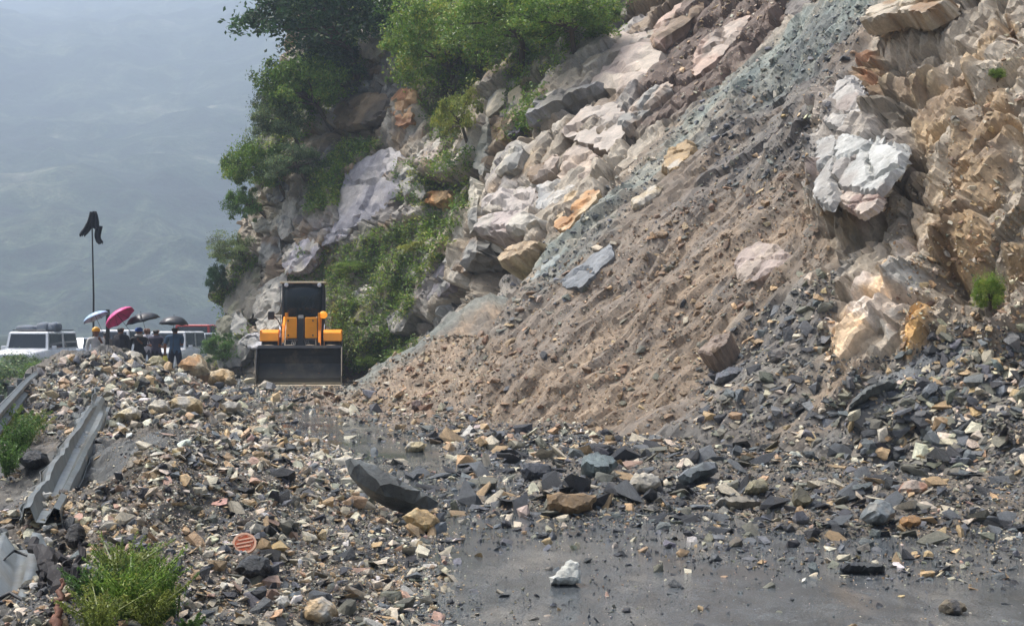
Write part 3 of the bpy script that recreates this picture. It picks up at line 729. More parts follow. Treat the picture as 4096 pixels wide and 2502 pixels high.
# ------------------------------------------------------------------ broken rock: outcrops in the hill, boulders, stones
def outline_rock(name, pts, N, front, depth, col, lean=0.0, relief=0.12, cell=0.32, col2=None, stripe=0.0, parent=None, seed=0, mat='rock', cap=False, shrink=0.85, edge=0.35, fine=15.0, back=None, jag=0.32):
    """a block with a traced outline: its broken face stands proud of the outline's plane along N, its sides run back by depth"""
    N = Vector(N).normalized()
    pts = [Vector(p) for p in pts]
    c = sum(pts, Vector()) / len(pts)
    e1 = Vector((0, 0, 1)).cross(N)
    e1 = e1.normalized() if e1.length > 1e-3 else Vector((1, 0, 0))
    e2 = N.cross(e1)
    p2 = np.array([[(p - c).dot(e1), (p - c).dot(e2)] for p in pts])
    size = max(np.ptp(p2[:, 0]), np.ptp(p2[:, 1]))
    sp = math.sqrt(np.ptp(p2[:, 0]) * np.ptp(p2[:, 1])) / fine
    r = np.random.default_rng(1000 + seed)
    bd = []
    for i in range(len(p2)):
        a, b = p2[i], p2[(i + 1) % len(p2)]
        L = np.linalg.norm(b - a); k = max(1, int(L / sp)); nrm = np.array([-(b - a)[1], (b - a)[0]]) / (L + 1e-9)
        for j in range(k):
            t = j / k
            bd.append(a + (b - a) * t + nrm * (r.normal() * jag * sp * (0 if j == 0 else 1)))
    bd = np.array(bd); nb_ = len(bd)
    gx, gy = np.meshgrid(np.arange(p2[:, 0].min(), p2[:, 0].max(), sp), np.arange(p2[:, 1].min(), p2[:, 1].max(), sp))
    g = np.stack([gx.ravel(), gy.ravel()], 1) + r.uniform(-0.36, 0.36, (gx.size, 2)) * sp
    sd = poly_sd(bd, g[:, 0], g[:, 1])
    g = g[sd > 0.45 * sp]
    allp = np.concatenate([bd, g])
    res = delaunay_2d_cdt([Vector(p) for p in allp], [], [list(range(nb_))], 1, 1e-6)
    v2 = np.array([list(v) for v in res[0]]); tri = [f for f in res[2] if len(f) == 3]
    if not tri: return None
    sd = np.maximum(poly_sd(bd, v2[:, 0], v2[:, 1]), 0)
    e = np.clip(sd / (edge * max(sd.max(), 1e-6)), 0, 1)
    fx, fe, fid = facet(v2[:, 0] / (size * cell) + 31.7 * seed, v2[:, 1] / (size * cell), 400 + seed, 1.3)
    f2, _, fid2 = facet(v2[:, 0] / (size * cell * 0.42), v2[:, 1] / (size * cell * 0.42) + 3.1 * seed, 500 + seed, 1.3)
    f3, _, fid3 = facet(v2[:, 0] / (size * cell * 0.17) + seed, v2[:, 1] / (size * cell * 0.24), 550 + seed, 1.2)
    hgt = front * np.clip(e, 0, 1) ** 0.6 + relief * size * (0.7 * fx + 0.4 * f2 + 0.22 * f3) * (0.3 + 0.7 * e) - lean * v2[:, 1] / (np.ptp(p2[:, 1]) + 1e-6) - (0.0 if cap else 0.055) * size * np.exp(-(fe / 0.07) ** 2) * e
    V = np.array(c) + v2[:, :1] * np.array(e1) + v2[:, 1:] * np.array(e2) + hgt[:, None] * np.array(N)
    C_ = np.tile(col, (len(V), 1)) * (1 + 0.2 * (fid - 0.5) + 0.25 * (fid2 - 0.5) + 0.3 * (fid3 - 0.5))[:, None]
    if col2 is not None:
        t = ss(0.0, 0.25, fbm(v2[:, 0] / size * 3.2 + seed, v2[:, 1] / size * 3.2, 600 + seed, 4) + stripe)[:, None]
        C_ = C_ * (1 - t) + np.array(col2) * (0.85 + 0.3 * fid2[:, None]) * t
    # sides: border edges of the triangulation
    cnt = {}
    for f in tri:
        for a, b in ((f[0], f[1]), (f[1], f[2]), (f[2], f[0])):
            cnt[(a, b)] = cnt.get((a, b), 0) + 1
    border = [(a, b) for (a, b) in cnt if (b, a) not in cnt]
    ring = sorted({a for ab in border for a in ab}); m_ = {a: i for i, a in enumerate(ring)}
    n0 = len(V)
    v2r = v2[ring]
    v2s = sum(np.roll(v2r, k_, 0) for k_ in range(-4, 5)) / 9.0
    B = np.array(c) + v2s[:, :1] * shrink * np.array(e1) + v2s[:, 1:] * shrink * np.array(e2) + depth * (np.array(back) if back is not None else -np.array(N))
    nr = len(ring)
    side = np.tile(col, (nr, 1)) * 0.97
    Fr = V[ring]
    NR = 4
    rings_ = []
    jf = fbm(v2r[:, 0] / size * 7 + seed, v2r[:, 1] / size * 7, 640 + seed, 3)
    for q_ in range(1, NR + 1):
        t_ = q_ / NR
        G_ = Fr * (1 - t_) + B * t_
        if q_ < NR: G_ = G_ + r.normal(0, (0.006 if cap else 0.020) * size, (nr, 3)) + np.array(N) * ((0.0 if cap else 0.10) * size * jf * (0.5 if q_ % 2 else -0.5))[:, None]
        rings_.append(G_)
    V = np.concatenate([V] + rings_); C_ = np.concatenate([C_] + [side * r.uniform(0.8, 1.12, (nr, 1)) for _ in rings_])
    F_ = [tuple(f) for f in tri]
    for a, b in border:
        i_, j_ = n0 + m_[a], n0 + m_[b]
        F_ += [(b, a, i_), (b, i_, j_)]
        for q_ in range(NR - 1):
            F_ += [(j_ + q_ * nr, i_ + q_ * nr, i_ + (q_ + 1) * nr), (j_ + q_ * nr, i_ + (q_ + 1) * nr, j_ + (q_ + 1) * nr)]
    n0 += nr * (NR - 1)
    if cap:
        V = np.concatenate([V, [np.array(c) - (depth * 1.12) * np.array(N)]]); C_ = np.concatenate([C_, [col]])
        for a, b in border: F_.append((n0 + m_[b], n0 + m_[a], len(V) - 1))
    o = link(name, mesh_np(name, V, np.array(F_), M[mat], cols=np.clip(C_, 0.004, 0.85)), parent)
    return o

for k, (poly, fr, ln, c1, c2, lab) in enumerate(OUT):
    if imprinted(poly, lab): continue
    cu = sum(p[0] for p in poly) / len(poly); cv = sum(p[1] for p in poly) / len(poly)
    P, n = smooth_normal(cu, cv)
    L, _n2 = on_hill(cu, cv)
    D0 = min(P.y, L.y) if L is not None and abs(L.y - P.y) < 2.5 else P.y
    D0 -= 0.15 if (lab and fr > .5) else 0.05
    if poly[0][0] > 800: D0 -= 0.5 if 'wedge' in lab else 0.06
    # outline on a plane through the hill there, a little steeper than the slope, so that blocks face out
    near_cliff = poly[0][0] > 800
    jut = bool(lab) and fr > .5 and not (near_cliff and 'white' in lab)
    n2 = (n + Vector((0, -0.25, -0.25))).normalized() if jut else (n + Vector((0, -0.08, 0.0))).normalized()
    c0 = px(cu, cv, D0)
    pts = []
    for u, v in poly:
        d = px(u, v, 1.0) - cam.location
        t = (c0 - cam.location).dot(n2) / d.dot(n2)
        pts.append(cam.location + d * t)
    o = outline_rock('rock_outcrop', pts, n2, fr * (0.35 if jut else 0.16), 0.55 if cu < 300 else 0.9, c1 * 0.86, lean=ln * (0.7 if jut else 0.2), shrink=0.97 if near_cliff else 0.85, col2=c2 * 0.86, seed=k, parent=hill, back=(0.25, 0.93, 0.27) if near_cliff else None, relief=0.035 if near_cliff else (0.06 if lab else 0.085), edge=0.1 if near_cliff else 0.16, cell=0.5, fine=30 if poly[0][0] > 800 else (22 if len(poly) > 8 else 16))
    if o and lab: o['label'] = lab

# ---- loose stones
def hull_stone(r, n, sx, sy, sz):
    q = r.uniform(-1, 1, (n, 3))
    q /= np.maximum(np.abs(q).max(1, keepdims=True), 1e-6)
    q *= (1 - 0.55 * r.random((n, 1)) ** 2)
    q *= np.array([sx, sy, sz])
    q[:, 0] += q[:, 2] * r.normal() * 0.3
    bm = bmesh.new()
    for p in q: bm.verts.new(p)
    res = bmesh.ops.convex_hull(bm, input=bm.verts)
    bmesh.ops.delete(bm, geom=[g for g in set(res['geom_interior'] + res['geom_unused']) if isinstance(g, bmesh.types.BMVert)], context='VERTS')
    bmesh.ops.triangulate(bm, faces=bm.faces)
    bm.verts.index_update()
    V = np.array([list(v.co) for v in bm.verts]); Fq = np.array([[v.index for v in f.verts] for f in bm.faces])
    bm.free()
    return V - V.mean(0), Fq
STV = []
for i in range(20):
    flat = i < 10
    STV.append(hull_stone(rng, 12 if flat else 15, 1.0, rng.uniform(0.4, 0.9), rng.uniform(0.12, 0.30) if flat else rng.uniform(0.42, 0.75)))

for i in range(10):
    STV.append(hull_stone(rng, 9, 1.0, rng.uniform(0.6, 0.9), rng.uniform(0.35, 0.7)))

def euler_mats(rx, ry, rz):
    cx, sx, cy, sy, cz, sz = np.cos(rx), np.sin(rx), np.cos(ry), np.sin(ry), np.cos(rz), np.sin(rz)
    z = np.zeros_like(cx); o = np.ones_like(cx)
    Rx = np.stack([np.stack([o, z, z], -1), np.stack([z, cx, -sx], -1), np.stack([z, sx, cx], -1)], -2)
    Ry = np.stack([np.stack([cy, z, sy], -1), np.stack([z, o, z], -1), np.stack([-sy, z, cy], -1)], -2)
    Rz = np.stack([np.stack([cz, -sz, z], -1), np.stack([sz, cz, z], -1), np.stack([z, z, o], -1)], -2)
    return Rz @ Ry @ Rx

def stone_heap(name, pos, rad, rot, var, cols, mat):
    Vs, Fs, Cs, base = [], [], [], 0
    for k, (V, Fq) in enumerate(STV):
        m = np.where(var == k)[0]
        if not len(m): continue
        W_ = np.einsum('nij,vj->nvi', rot[m], V) * rad[m, None, None] + pos[m, None, :]
        nv = len(V)
        Vs.append(W_.reshape(-1, 3))
        Fs.append((Fq[None] + (base + np.arange(len(m)) * nv)[:, None, None]).reshape(-1, 3))
        Cs.append(np.repeat(cols[m], nv, 0))
        base += len(m) * nv
    return mesh_np(name, np.concatenate(Vs), np.concatenate(Fs), M[mat], cols=np.concatenate(Cs))

STC = {'pale': lin(216, 204, 178), 'tan': lin(196, 166, 124), 'white': lin(228, 224, 212), 'slate': lin(106, 110, 112), 'dark': lin(54, 56, 59),
       'olive': lin(124, 122, 106), 'pink': lin(190, 156, 134), 'brown': lin(146, 120, 92)}
def palette(n, weights):
    ks = list(weights); w = np.array([weights[k] for k in ks], float); w /= w.sum()
    pick = rng.choice(len(ks), n, p=w)
    base = np.array([STC[k] for k in ks])[pick]
    return base * rng.uniform(0.72, 1.2, (n, 1)) * (1 + rng.normal(0, 0.04, (n, 3))), np.array(ks)[pick]

def sample_px(poly, n):
    P = np.array(poly, float); out = []
    while sum(len(o) for o in out) < n:
        q = rng.uniform(P.min(0), P.max(0), (n * 2, 2))
        out.append(q[poly_sd(P, q[:, 0], q[:, 1]) > 0])
    return np.concatenate(out)[:n]

MUDDY = [(-4.9, 14.6), (-3.6, 15.2), (-3.1, 13.4), (-3.5, 11.6), (-4.3, 11.2), (-4.9, 12.2)]
def ground_stones(poly, n, weights, rmin=1.3, rmax=13, alpha=1.9, zone_name='', flat=0.5, iters=3, sink=0.25, cap=0.22):
    q = sample_px(poly, n)
    q = q + rng.normal(0, 1, (n, 2)) * np.array([13.0, 3.0])
    pts_ = []
    for u, v in q:
        d = Vector(((u - 512) / FOC, 1.0, (HORIZON - max(v, HORIZON + 8)) / FOC)); h_ = bed_bvh.ray_cast(cam.location, d)[0]
        t = CAM_Z / -d.z
        pts_.append((d.x * t, t, 0.0) if h_ is None or h_.y > t else tuple(h_))
    pts_ = np.array(pts_); x, D, z = pts_[:, 0], pts_[:, 1], pts_[:, 2]
    rp = np.minimum(rmin * rng.random(n) ** (-1 / alpha), rmax)
    rp = np.where((poly_sd(MUDDY, x, D) > 0) & (rng.random(n) < 0.93), 0.5, rp)          # stones sunk in the mud
    rp = np.where((poly_sd(STRIP, x, D) > 0) & (rng.random(n) < 0.8), 0.5, rp)           # the wet strip is nearly swept clear
    rad = np.minimum(rp * D / FOC, cap)
    var = np.where(rng.random(n) < flat, rng.integers(0, 10, n), rng.integers(10, 20, n))
    var = np.where(rad * FOC / D < 3.2, rng.integers(20, 30, n), var)
    rot = euler_mats(rng.normal(0, 0.38, n), rng.normal(0, 0.38, n), rng.uniform(0, 6.283, n))
    cols, kinds = palette(n, weights)
    pos = np.stack([x, D, z + rad * np.where(var < 10, 0.16, 0.3) - rad * sink * 0.3], 1)
    return dict(pos=pos, rad=rad, rot=rot, var=var, cols=cols, kinds=kinds, rp=rad * FOC / D, zone=np.array([zone_name] * n))

W_BR = {'brown': 7, 'tan': 2.4, 'pale': 1.6, 'olive': 2, 'slate': 0.6, 'dark': 0.35}
W_SL = {'brown': 8, 'tan': 1.6, 'pale': .7, 'olive': 2.2, 'slate': .4, 'dark': 0.3}
W_BAND = {'slate': 4.6, 'dark': 4.4, 'pale': 1.7, 'tan': 1.2, 'olive': 2.4, 'white': .15, 'pink': .25}
W_HEAP = {'pale': 4.8, 'tan': 2.6, 'slate': 1.8, 'dark': 2.6, 'olive': 1.8, 'pink': .5, 'white': .7}
W_FAR = {'pale': 2.4, 'tan': 2.4, 'brown': 2.6, 'slate': 1.5, 'dark': 1.2, 'olive': 1.5}
G = [
 ground_stones([(285,425),(340,432),(500,428),(700,438),(850,440),(1030,440),(1030,545),(900,540),(760,535),(600,522),(520,516),(450,520),(420,490),(380,470),(330,448)], 15500, W_BAND, 0.9, 18, 1.65, 'band', 0.85),
 ground_stones([(250,388),(345,388),(480,412),(760,425),(1030,440),(1030,470),(700,455),(480,450),(300,440)], 4200, W_FAR, 1.1, 9, 1.9, 'toe', 0.6),
 ground_stones([(430,520),(600,516),(800,535),(1030,545),(1030,590),(800,572),(600,550),(450,545)], 1700, W_BAND, 0.9, 8, 1.6, 'band', 0.6),
 ground_stones([(430,545),(1030,560),(1030,640),(430,640)], 1500, W_BAND, 0.7, 7, 1.75, 'road', 0.6),
 ground_stones([(60,360),(150,348),(215,372),(260,392),(300,425),(345,452),(300,470),(200,440),(60,440),(5,430)], 9000, W_HEAP, 0.95, 7, 1.8, 'heap', 0.45),
 ground_stones([(60,430),(300,425),(345,455),(400,500),(440,530),(330,520),(240,505),(190,500),(150,520),(120,470)], 9500, W_HEAP, 0.8, 9, 1.9, 'heap', 0.62),
 ground_stones([(330,445),(400,490),(445,530),(440,640),(150,640),(100,560),(110,520),(200,510),(280,480)], 20000, W_HEAP, 0.8, 12, 1.85, 'heap', 0.62),
 ground_stones([(275,398),(330,380),(400,350),(440,330),(475,305),(530,300),(500,425),(400,412)], 2600, W_BR, 0.8, 5, 2.1, 'toe', 0.6),
 ground_stones([(0,470),(130,480),(150,530),(160,640),(0,640)], 5000, W_HEAP, 1.1, 8, 1.8, 'verge', 0.4),
]
ST = {k: np.concatenate([g[k] for g in G]) for k in G[0]}
# scree stones on the hill
def hill_stones(poly, n, weights, rmin, rmax, alpha=2.0, cap=0.2):
    q = sample_px(poly, n); pos, nor, keep = [], [], []
    for u, v in q:
        L, nn = on_hill(u, v)
        if L is None: continue
        pos.append(L); nor.append(nn)
    pos = np.array([list(p) for p in pos]); nor = np.array([list(p) for p in nor]); n = len(pos)
    rp = np.minimum(rmin * rng.random(n) ** (-1 / alpha), rmax)
    rad = np.minimum(rp * pos[:, 1] / FOC, cap)
    var = np.where(rng.random(n) < 0.6, rng.integers(0, 10, n), rng.integers(10, 20, n))
    var = np.where(rp < 3.0, rng.integers(20, 30, n), var)
    up = 0.6 * nor + np.array([0, 0, 0.5]) + rng.normal(0, 0.22, (n, 3)); up /= np.linalg.norm(up, axis=1, keepdims=True)
    t = rng.normal(0, 1, (n, 3)); t -= (t * up).sum(1, keepdims=True) * up; t /= np.linalg.norm(t, axis=1, keepdims=True)
    b = np.cross(up, t)
    rot = np.stack([t, b, up], -1)
    cols, kinds = palette(n, weights)
    return dict(pos=pos + nor * (rad * 0.12)[:, None], rad=rad, rot=rot, var=var, cols=cols)
W_BR = {'brown': 7, 'tan': 2.4, 'pale': 1.6, 'olive': 2, 'slate': 0.6, 'dark': 0.35}
W_TE = {'slate': 3, 'olive': 3, 'dark': 1.2, 'pale': 1.0}
W_GR = {'slate': 3.2, 'dark': 2.6, 'olive': 3.2, 'pale': 1.6, 'tan': 1.0}
W_RK = {'pale': 3, 'tan': 3, 'brown': 3, 'olive': 1}
HSN = [
 hill_stones([(280,398),(440,335),(520,290),(640,215),(700,190),(810,165),(835,260),(760,300),(700,345),(720,430),(480,425)], 6000, W_SL, 0.8, 6, 2.2),
 hill_stones([(300,396),(400,350),(470,296),(575,216),(700,98),(835,-5),(880,0),(790,75),(690,150),(560,285),(440,350)], 1500, W_TE, 0.8, 4),
 hill_stones([(700,140),(880,0),(843,75),(812,160),(700,200)], 700, W_GR, 0.9, 5),
 hill_stones([(700,345),(835,262),(835,360),(905,350),(960,320),(1030,330),(1030,465),(850,448),(700,435)], 3300, W_GR, 1.2, 9, 1.8),
 hill_stones([(900,380),(1030,330),(1030,520),(850,450)], 1400, W_GR, 1.8, 12, 1.7, 0.24),
 hill_stones([(910,250),(1030,200),(1030,330),(900,350)], 700, W_RK, 1.0, 6),
 hill_stones([(880,200),(960,100),(1030,0),(1030,220),(900,330)], 700, W_RK, 0.9, 5),
 hill_stones([(640,60),(690,0),(800,-5),(700,95),(640,110)], 500, W_RK, 0.8, 4),
]
HS_ = {k: np.concatenate([g[k] for g in HSN]) for k in HSN[0]}
tag(link('scree_stones', stone_heap('scree_stones', HS_['pos'], HS_['rad'], HS_['rot'], HS_['var'], HS_['cols'], 'stone')), kind='stuff', label='small stones and shale chips lying on the slide')
# the largest loose stones are things of their own
order = np.argsort(-ST['rp'])
solo = order[:290]; rest = order[290:]
tag(link('rubble', stone_heap('rubble', *(ST[k][rest] for k in ('pos', 'rad', 'rot', 'var', 'cols')), 'stone')), kind='stuff', label='small broken stones strewn over the road and the heap')
# ---- boulders and slabs one can point at
BOULD = [  # name, outline, distance (None = where it meets the ground), depth, colour, colour 2, label
 ('slate_slab', [(345,455),(352,452),(366,456),(390,470),(415,487),(438,504),(437,510),(428,513),(405,504),(385,499),(366,488),(350,475)], 13.1, .3, lin(116,122,120), lin(90,94,92), 'long dark slate slab propped on the heap beside the road'),
 ('boulder', [(402,516),(414,507),(424,507),(436,514),(440,520),(434,532),(424,533),(408,523)], 11.0, .25, lin(196,164,112), lin(214,190,140), 'tan cracked boulder at the lower end of the long slate slab'),
 ('boulder', [(547,493),(556,491),(596,492),(598,496),(592,510),(575,515),(558,514),(549,508)], 12.3, .3, lin(150,122,84), lin(120,100,72), 'brown block with a straight flat top in the rubble'),
 ('boulder', [(548,577),(556,574),(562,565),(572,557),(579,560),(581,574),(581,583),(549,585)], 9.0, .14, lin(216,216,204), lin(196,196,188), 'white pointed rock alone on the wet asphalt'),
 ('boulder', [(178,366),(186,356),(194,351),(201,353),(207,364),(211,374),(196,376),(184,373)], 38.5, .9, lin(206,156,98), lin(214,196,160), 'orange pointed boulder beside the standing people'),
 ('boulder', [(203,379),(210,371),(222,367),(233,369),(237,384),(228,386),(212,385)], 36.8, .8, lin(204,168,112), lin(214,190,150), 'orange rounded boulder nearer the loader blade'),
 ('boulder', [(113,418),(124,409),(132,404),(141,409),(140,418),(128,421)], 24.0, .4, lin(214,198,160), PALE, 'cream wedge beside the top of the bent rail'),
 ('boulder', [(168,404),(176,396),(190,394),(202,400),(203,410),(188,413),(172,411)], 24.0, .5, lin(210,186,140), PALE, 'wide cream boulder on the crest of the heap'),
 ('boulder', [(148,404),(156,398),(167,399),(170,410),(158,414),(149,411)], 23.5, .4, lin(210,200,178), PALE, 'pale boulder next to the wide cream one'),
 ('boulder', [(219,404),(230,399),(242,402),(240,412),(226,414)], 23.5, .4, lin(204,184,150), PALE, 'small buff boulder behind the tan rubble'),
 ('boulder', [(234,570),(240,560),(250,553),(268,556),(273,566),(262,578),(246,579)], 9.4, .2, lin(60,64,66), lin(44,46,50), 'black wet boulder below the orange reflector'),
 ('boulder', [(66,534),(70,524),(78,520),(84,528),(84,540),(78,549),(70,548),(66,542)], 9.3, .2, lin(62,60,58), lin(48,46,44), 'rounded black boulder against the lower end of the bent rail'),
 ('boulder', [(20,462),(26,452),(36,448),(46,452),(48,462),(40,468),(28,469)], 15.5, .4, lin(70,72,74), lin(52,54,56), 'dark boulder in the weeds behind the bent rail'),
 ('boulder', [(302,612),(310,598),(322,594),(333,602),(336,614),(326,622),(308,620)], 8.4, .16, lin(206,178,136), PALE, 'smooth tan boulder low on the heap by the asphalt'),
 ('boulder', [(275,600),(280,594),(288,594),(290,602),(284,608),(277,606)], 8.6, .08, lin(212,208,196), PALE, 'small white rock above the smooth tan boulder'),
 ('slate_slab', [(712,388),(716,374),(728,366),(742,365),(750,368),(748,376),(736,379),(724,384)], 21.0, .35, lin(128,130,136), SLATE, 'grey slate plate sticking out of the scree'),
 ('boulder', [(770,356),(772,350),(782,348),(789,351),(788,360),(780,364),(772,362)], 19.4, .25, lin(96,90,84), DARKR, 'round dark rock resting above the slate plate'),
 ('slate_slab', [(843,416),(850,402),(866,386),(884,376),(898,374),(901,380),(888,390),(870,396),(856,408)], 16.6, .3, lin(92,96,94), lin(74,78,76), 'long dark slab dipping down the lower scree'),
 ('slate_slab', [(920,396),(926,384),(936,379),(940,386),(934,396),(924,402)], 16.4, .25, lin(96,102,106), SLATE, 'upright grey slab above the long dark one'),
 ('slate_slab', [(676,480),(684,470),(700,461),(714,457),(720,464),(716,472),(700,476),(688,486)], 13.9, .25, lin(116,124,124), SLATE, 'tilted grey slab in the middle of the rubble'),
 ('slate_slab', [(580,468),(584,454),(596,450),(612,456),(619,464),(608,474),(592,476)], 14.6, .3, lin(128,142,142), TEALR, 'smooth blue green slab behind the brown block'),
 ('boulder', [(899,489),(906,480),(916,478),(926,482),(928,490),(918,496),(904,496)], 13.4, .25, lin(200,152,124), PINK, 'salmon pink boulder in the rubble sheet'),
 ('boulder', [(866,514),(870,502),(882,497),(894,504),(895,516),(882,524),(870,522)], 12.2, .25, lin(134,142,144), GREYR, 'rounded speckled grey boulder below the pink one'),
 ('boulder', [(900,524),(904,515),(914,513),(921,517),(920,524),(910,528)], 11.8, .18, lin(178,136,88), BROWNR, 'rusty brown rounded stone beside the speckled boulder'),
 ('boulder', [(941,604),(946,598),(956,597),(966,602),(967,609),(956,615),(945,613)], 8.3, .1, lin(128,116,94), DARKR, 'brown stone standing alone low on the wet road'),
 ('slate_slab', [(840,567),(848,562),(864,562),(882,566),(884,570),(866,573),(846,571)], 9.8, .2, lin(88,90,88), DSLATE, 'thin flat slate lying on the road near its edge'),
 ('boulder', [(745,490),(750,480),(762,476),(770,480),(768,490),(756,494)], 13.6, .2, lin(150,142,112), lin(128,122,100), 'olive cube of rock in the middle of the rubble'),
 ('slate_slab', [(708,506),(722,497),(738,494),(752,500),(766,506),(744,509),(722,509)], 12.7, .3, lin(150,142,126), GREYR, 'long pale brown slab lying flat above the wet road'),
 ('slate_slab', [(793,502),(796,488),(800,478),(806,488),(813,500),(806,507),(797,507)], 12.8, .12, lin(118,112,86), lin(96,92,76), 'thin olive slab standing on its edge'),
 ('slate_slab', [(842,492),(856,484),(872,480),(874,486),(862,494),(848,496)], 13.6, .25, lin(112,120,118), SLATE, 'flat grey green slab beside the salmon boulder'),
 ('boulder', [(626,486),(634,474),(646,470),(660,474),(662,484),(648,492),(632,492)], 13.5, .25, lin(204,194,172), PALE, 'cream lump of rock behind the brown block'),
 ('boulder', [(520,470),(524,462),(538,460),(552,464),(554,474),(540,480),(526,478)], 14.2, .3, lin(66,70,78), lin(50,54,60), 'black slate boulder in the rubble behind the flat topped block'),
 ('boulder', [(404,448),(410,441),(420,440),(427,444),(424,450),(412,453)], 19.3, .3, lin(214,196,152), PALE, 'bright cream stone on the wet patch behind the slab'),
 ('boulder', [(411,402),(416,398),(422,400),(422,408),(416,412),(412,408)], 25.5, .3, lin(96,72,62), DARKR, 'dark rusty stone at the toe of the brown scree'),
 ('boulder', [(104,358),(110,352),(118,352),(122,360),(116,366),(106,364)], 37.6, .5, lin(196,178,156), PALE, 'pinkish boulder on top of the heap below the helmet'),
 ('boulder', [(124,352),(132,349),(141,352),(146,360),(136,364),(126,360)], 37.2, .5, lin(204,194,170), PALE, 'pale flat boulder on the crest below the blue cap'),
 ('boulder', [(146,362),(152,355),(160,354),(166,360),(162,368),(150,368)], 37.4, .5, lin(196,186,150), lin(150,140,100), 'mossy pale boulder on the crest below the black umbrella'),
]
for k, (nm, poly, D, dep, c1, c2, lab) in enumerate(BOULD):
    cu = sum(q[0] for q in poly) / len(poly); cv = sum(q[1] for q in poly) / len(poly); vb = max(q[1] for q in poly)
    g_ = ground_hit(cu, vb - 1.5); L, _n3 = on_hill(cu, cv)
    cand = [q for q in ((g_.y - 0.25 * dep if g_ else None), (L.y - 0.3 * dep if L is not None else None)) if q]
    if cand and abs(min(cand) - D) < 6: D = min(cand) - (0.55 if 'long dark slate slab' in lab else 0.0)
    pts = [px(u, v, D) for u, v in poly]
    o = outline_rock(nm, pts, (0.1, -0.8, 0.45 if nm == 'slate_slab' else 0.3), 0.35 * dep, dep, c1, lean=0.15 * dep, relief=0.012 if nm == 'slate_slab' else 0.035, cell=0.5, col2=c2, seed=200 + k, mat='stone', cap=True, shrink=0.92, edge=0.12 if nm == 'slate_slab' else 0.4, fine=10, jag=0.12 if nm == 'slate_slab' else 0.3)
    if o is not None: tag(o, lab, 'boulder' if nm == 'boulder' else 'rock slab')

NICE = {'pale': 'buff', 'tan': 'tan', 'white': 'whitish', 'slate': 'grey slate', 'dark': 'black slate', 'olive': 'olive grey', 'pink': 'pinkish', 'brown': 'brown'}
WHERE = {'band': 'stones in the rubble sheet across the road', 'toe': 'stones at the toe of the brown scree', 'road': 'stones lying on the wet road', 'heap': 'stones in the debris heap along the outer edge', 'verge': 'stones on the verge by the guardrail'}
LAND = [((u0, v0), t) for u0, v0, t in [(392, 484, 'the long dark slab'), (420, 520, 'the tan cracked boulder'), (572, 503, 'the brown block'), (566, 573, 'the white pointed rock'), (194, 364, 'the orange boulders'), (127, 413, 'the cream wedge'),
    (186, 403, 'the wide cream boulder'), (230, 407, 'the small buff boulder'), (254, 566, 'the black wet boulder'), (76, 535, 'the rounded black boulder'), (34, 459, 'the dark weedy boulder'), (320, 608, 'the smooth tan boulder'),
    (698, 471, 'the tilted grey slab'), (600, 463, 'the blue green slab'), (913, 488, 'the salmon boulder'), (882, 511, 'the speckled grey boulder'), (910, 521, 'the rusty stone'), (955, 606, 'the lone brown stone'), (862, 567, 'the thin flat slate'),
    (757, 485, 'the olive cube'), (736, 503, 'the pale brown slab'), (803, 494, 'the slab on edge'), (858, 489, 'the grey green slab'), (645, 482, 'the cream lump'), (537, 470, 'the black slate boulder'), (416, 446, 'the bright cream stone'),
    (417, 405, 'the dark rusty stone'), (244, 543, 'the orange reflector'), (65, 470, 'the bent rail'), (130, 600, 'the weed clump'), (302, 384, 'the loader blade'), (18, 590, 'the rail end'), (135, 356, 'the standing people'), (1010, 480, 'the cliff foot'), (480, 560, 'the asphalt edge')]]
_cache, _labels = {}, {}
for i in solo:
    k, cn = int(ST['var'][i]), str(ST['kinds'][i])
    if (k, cn) not in _cache:
        V, Fq = STV[k]
        _cache[(k, cn)] = mesh_np('loose_stone', V, Fq, M['stone'], cols=np.tile(STC[cn] * rng.uniform(0.8, 1.1), (len(V), 1)))
    o = link('loose_stone', _cache[(k, cn)])
    X, Y, Z = (float(t) for t in ST['pos'][i])
    o.matrix_world = Matrix.LocRotScale(Vector((X, Y, Z)), Matrix(ST['rot'][i].tolist()).to_quaternion(), Vector((1, 1, 1)) * float(ST['rad'][i]))
    su, sv_ = 512 + X / Y * FOC, HORIZON + (CAM_Z - Z) / Y * FOC
    (lu, lv), lt = min(LAND, key=lambda q: (q[0][0] - su) ** 2 + (2 * (q[0][1] - sv_)) ** 2)
    du, dv = su - lu, sv_ - lv
    how = ('in front of' if dv > 0 else 'behind') if abs(dv) * 2 > abs(du) else ('on the valley side of' if du < 0 else 'on the cliff side of')
    size_ = 'big' if ST['rp'][i] > 11 else ('middling' if ST['rp'][i] > 8.5 else 'small')
    lab = f"{size_} {'flat' if k < 10 else 'chunky'} {NICE[cn]} stone {how} {lt}"
    if lab in _labels:                                           # a second one like it: say what lies beyond
        o2 = sorted(LAND, key=lambda q: (q[0][0] - su) ** 2 + (2 * (q[0][1] - sv_)) ** 2)
        for alt in [f"{size_} {'flat' if k < 10 else 'chunky'} {NICE[cn]} stone between {lt} and {q[1]}" for q in o2[1:5]]:
            if len(alt.split()) > 16: alt = alt.split(' ', 1)[1]
            if alt not in _labels: lab = alt; break
    _labels[lab] = 1
    tag(o, lab, 'stone', WHERE[str(ST['zone'][i])])
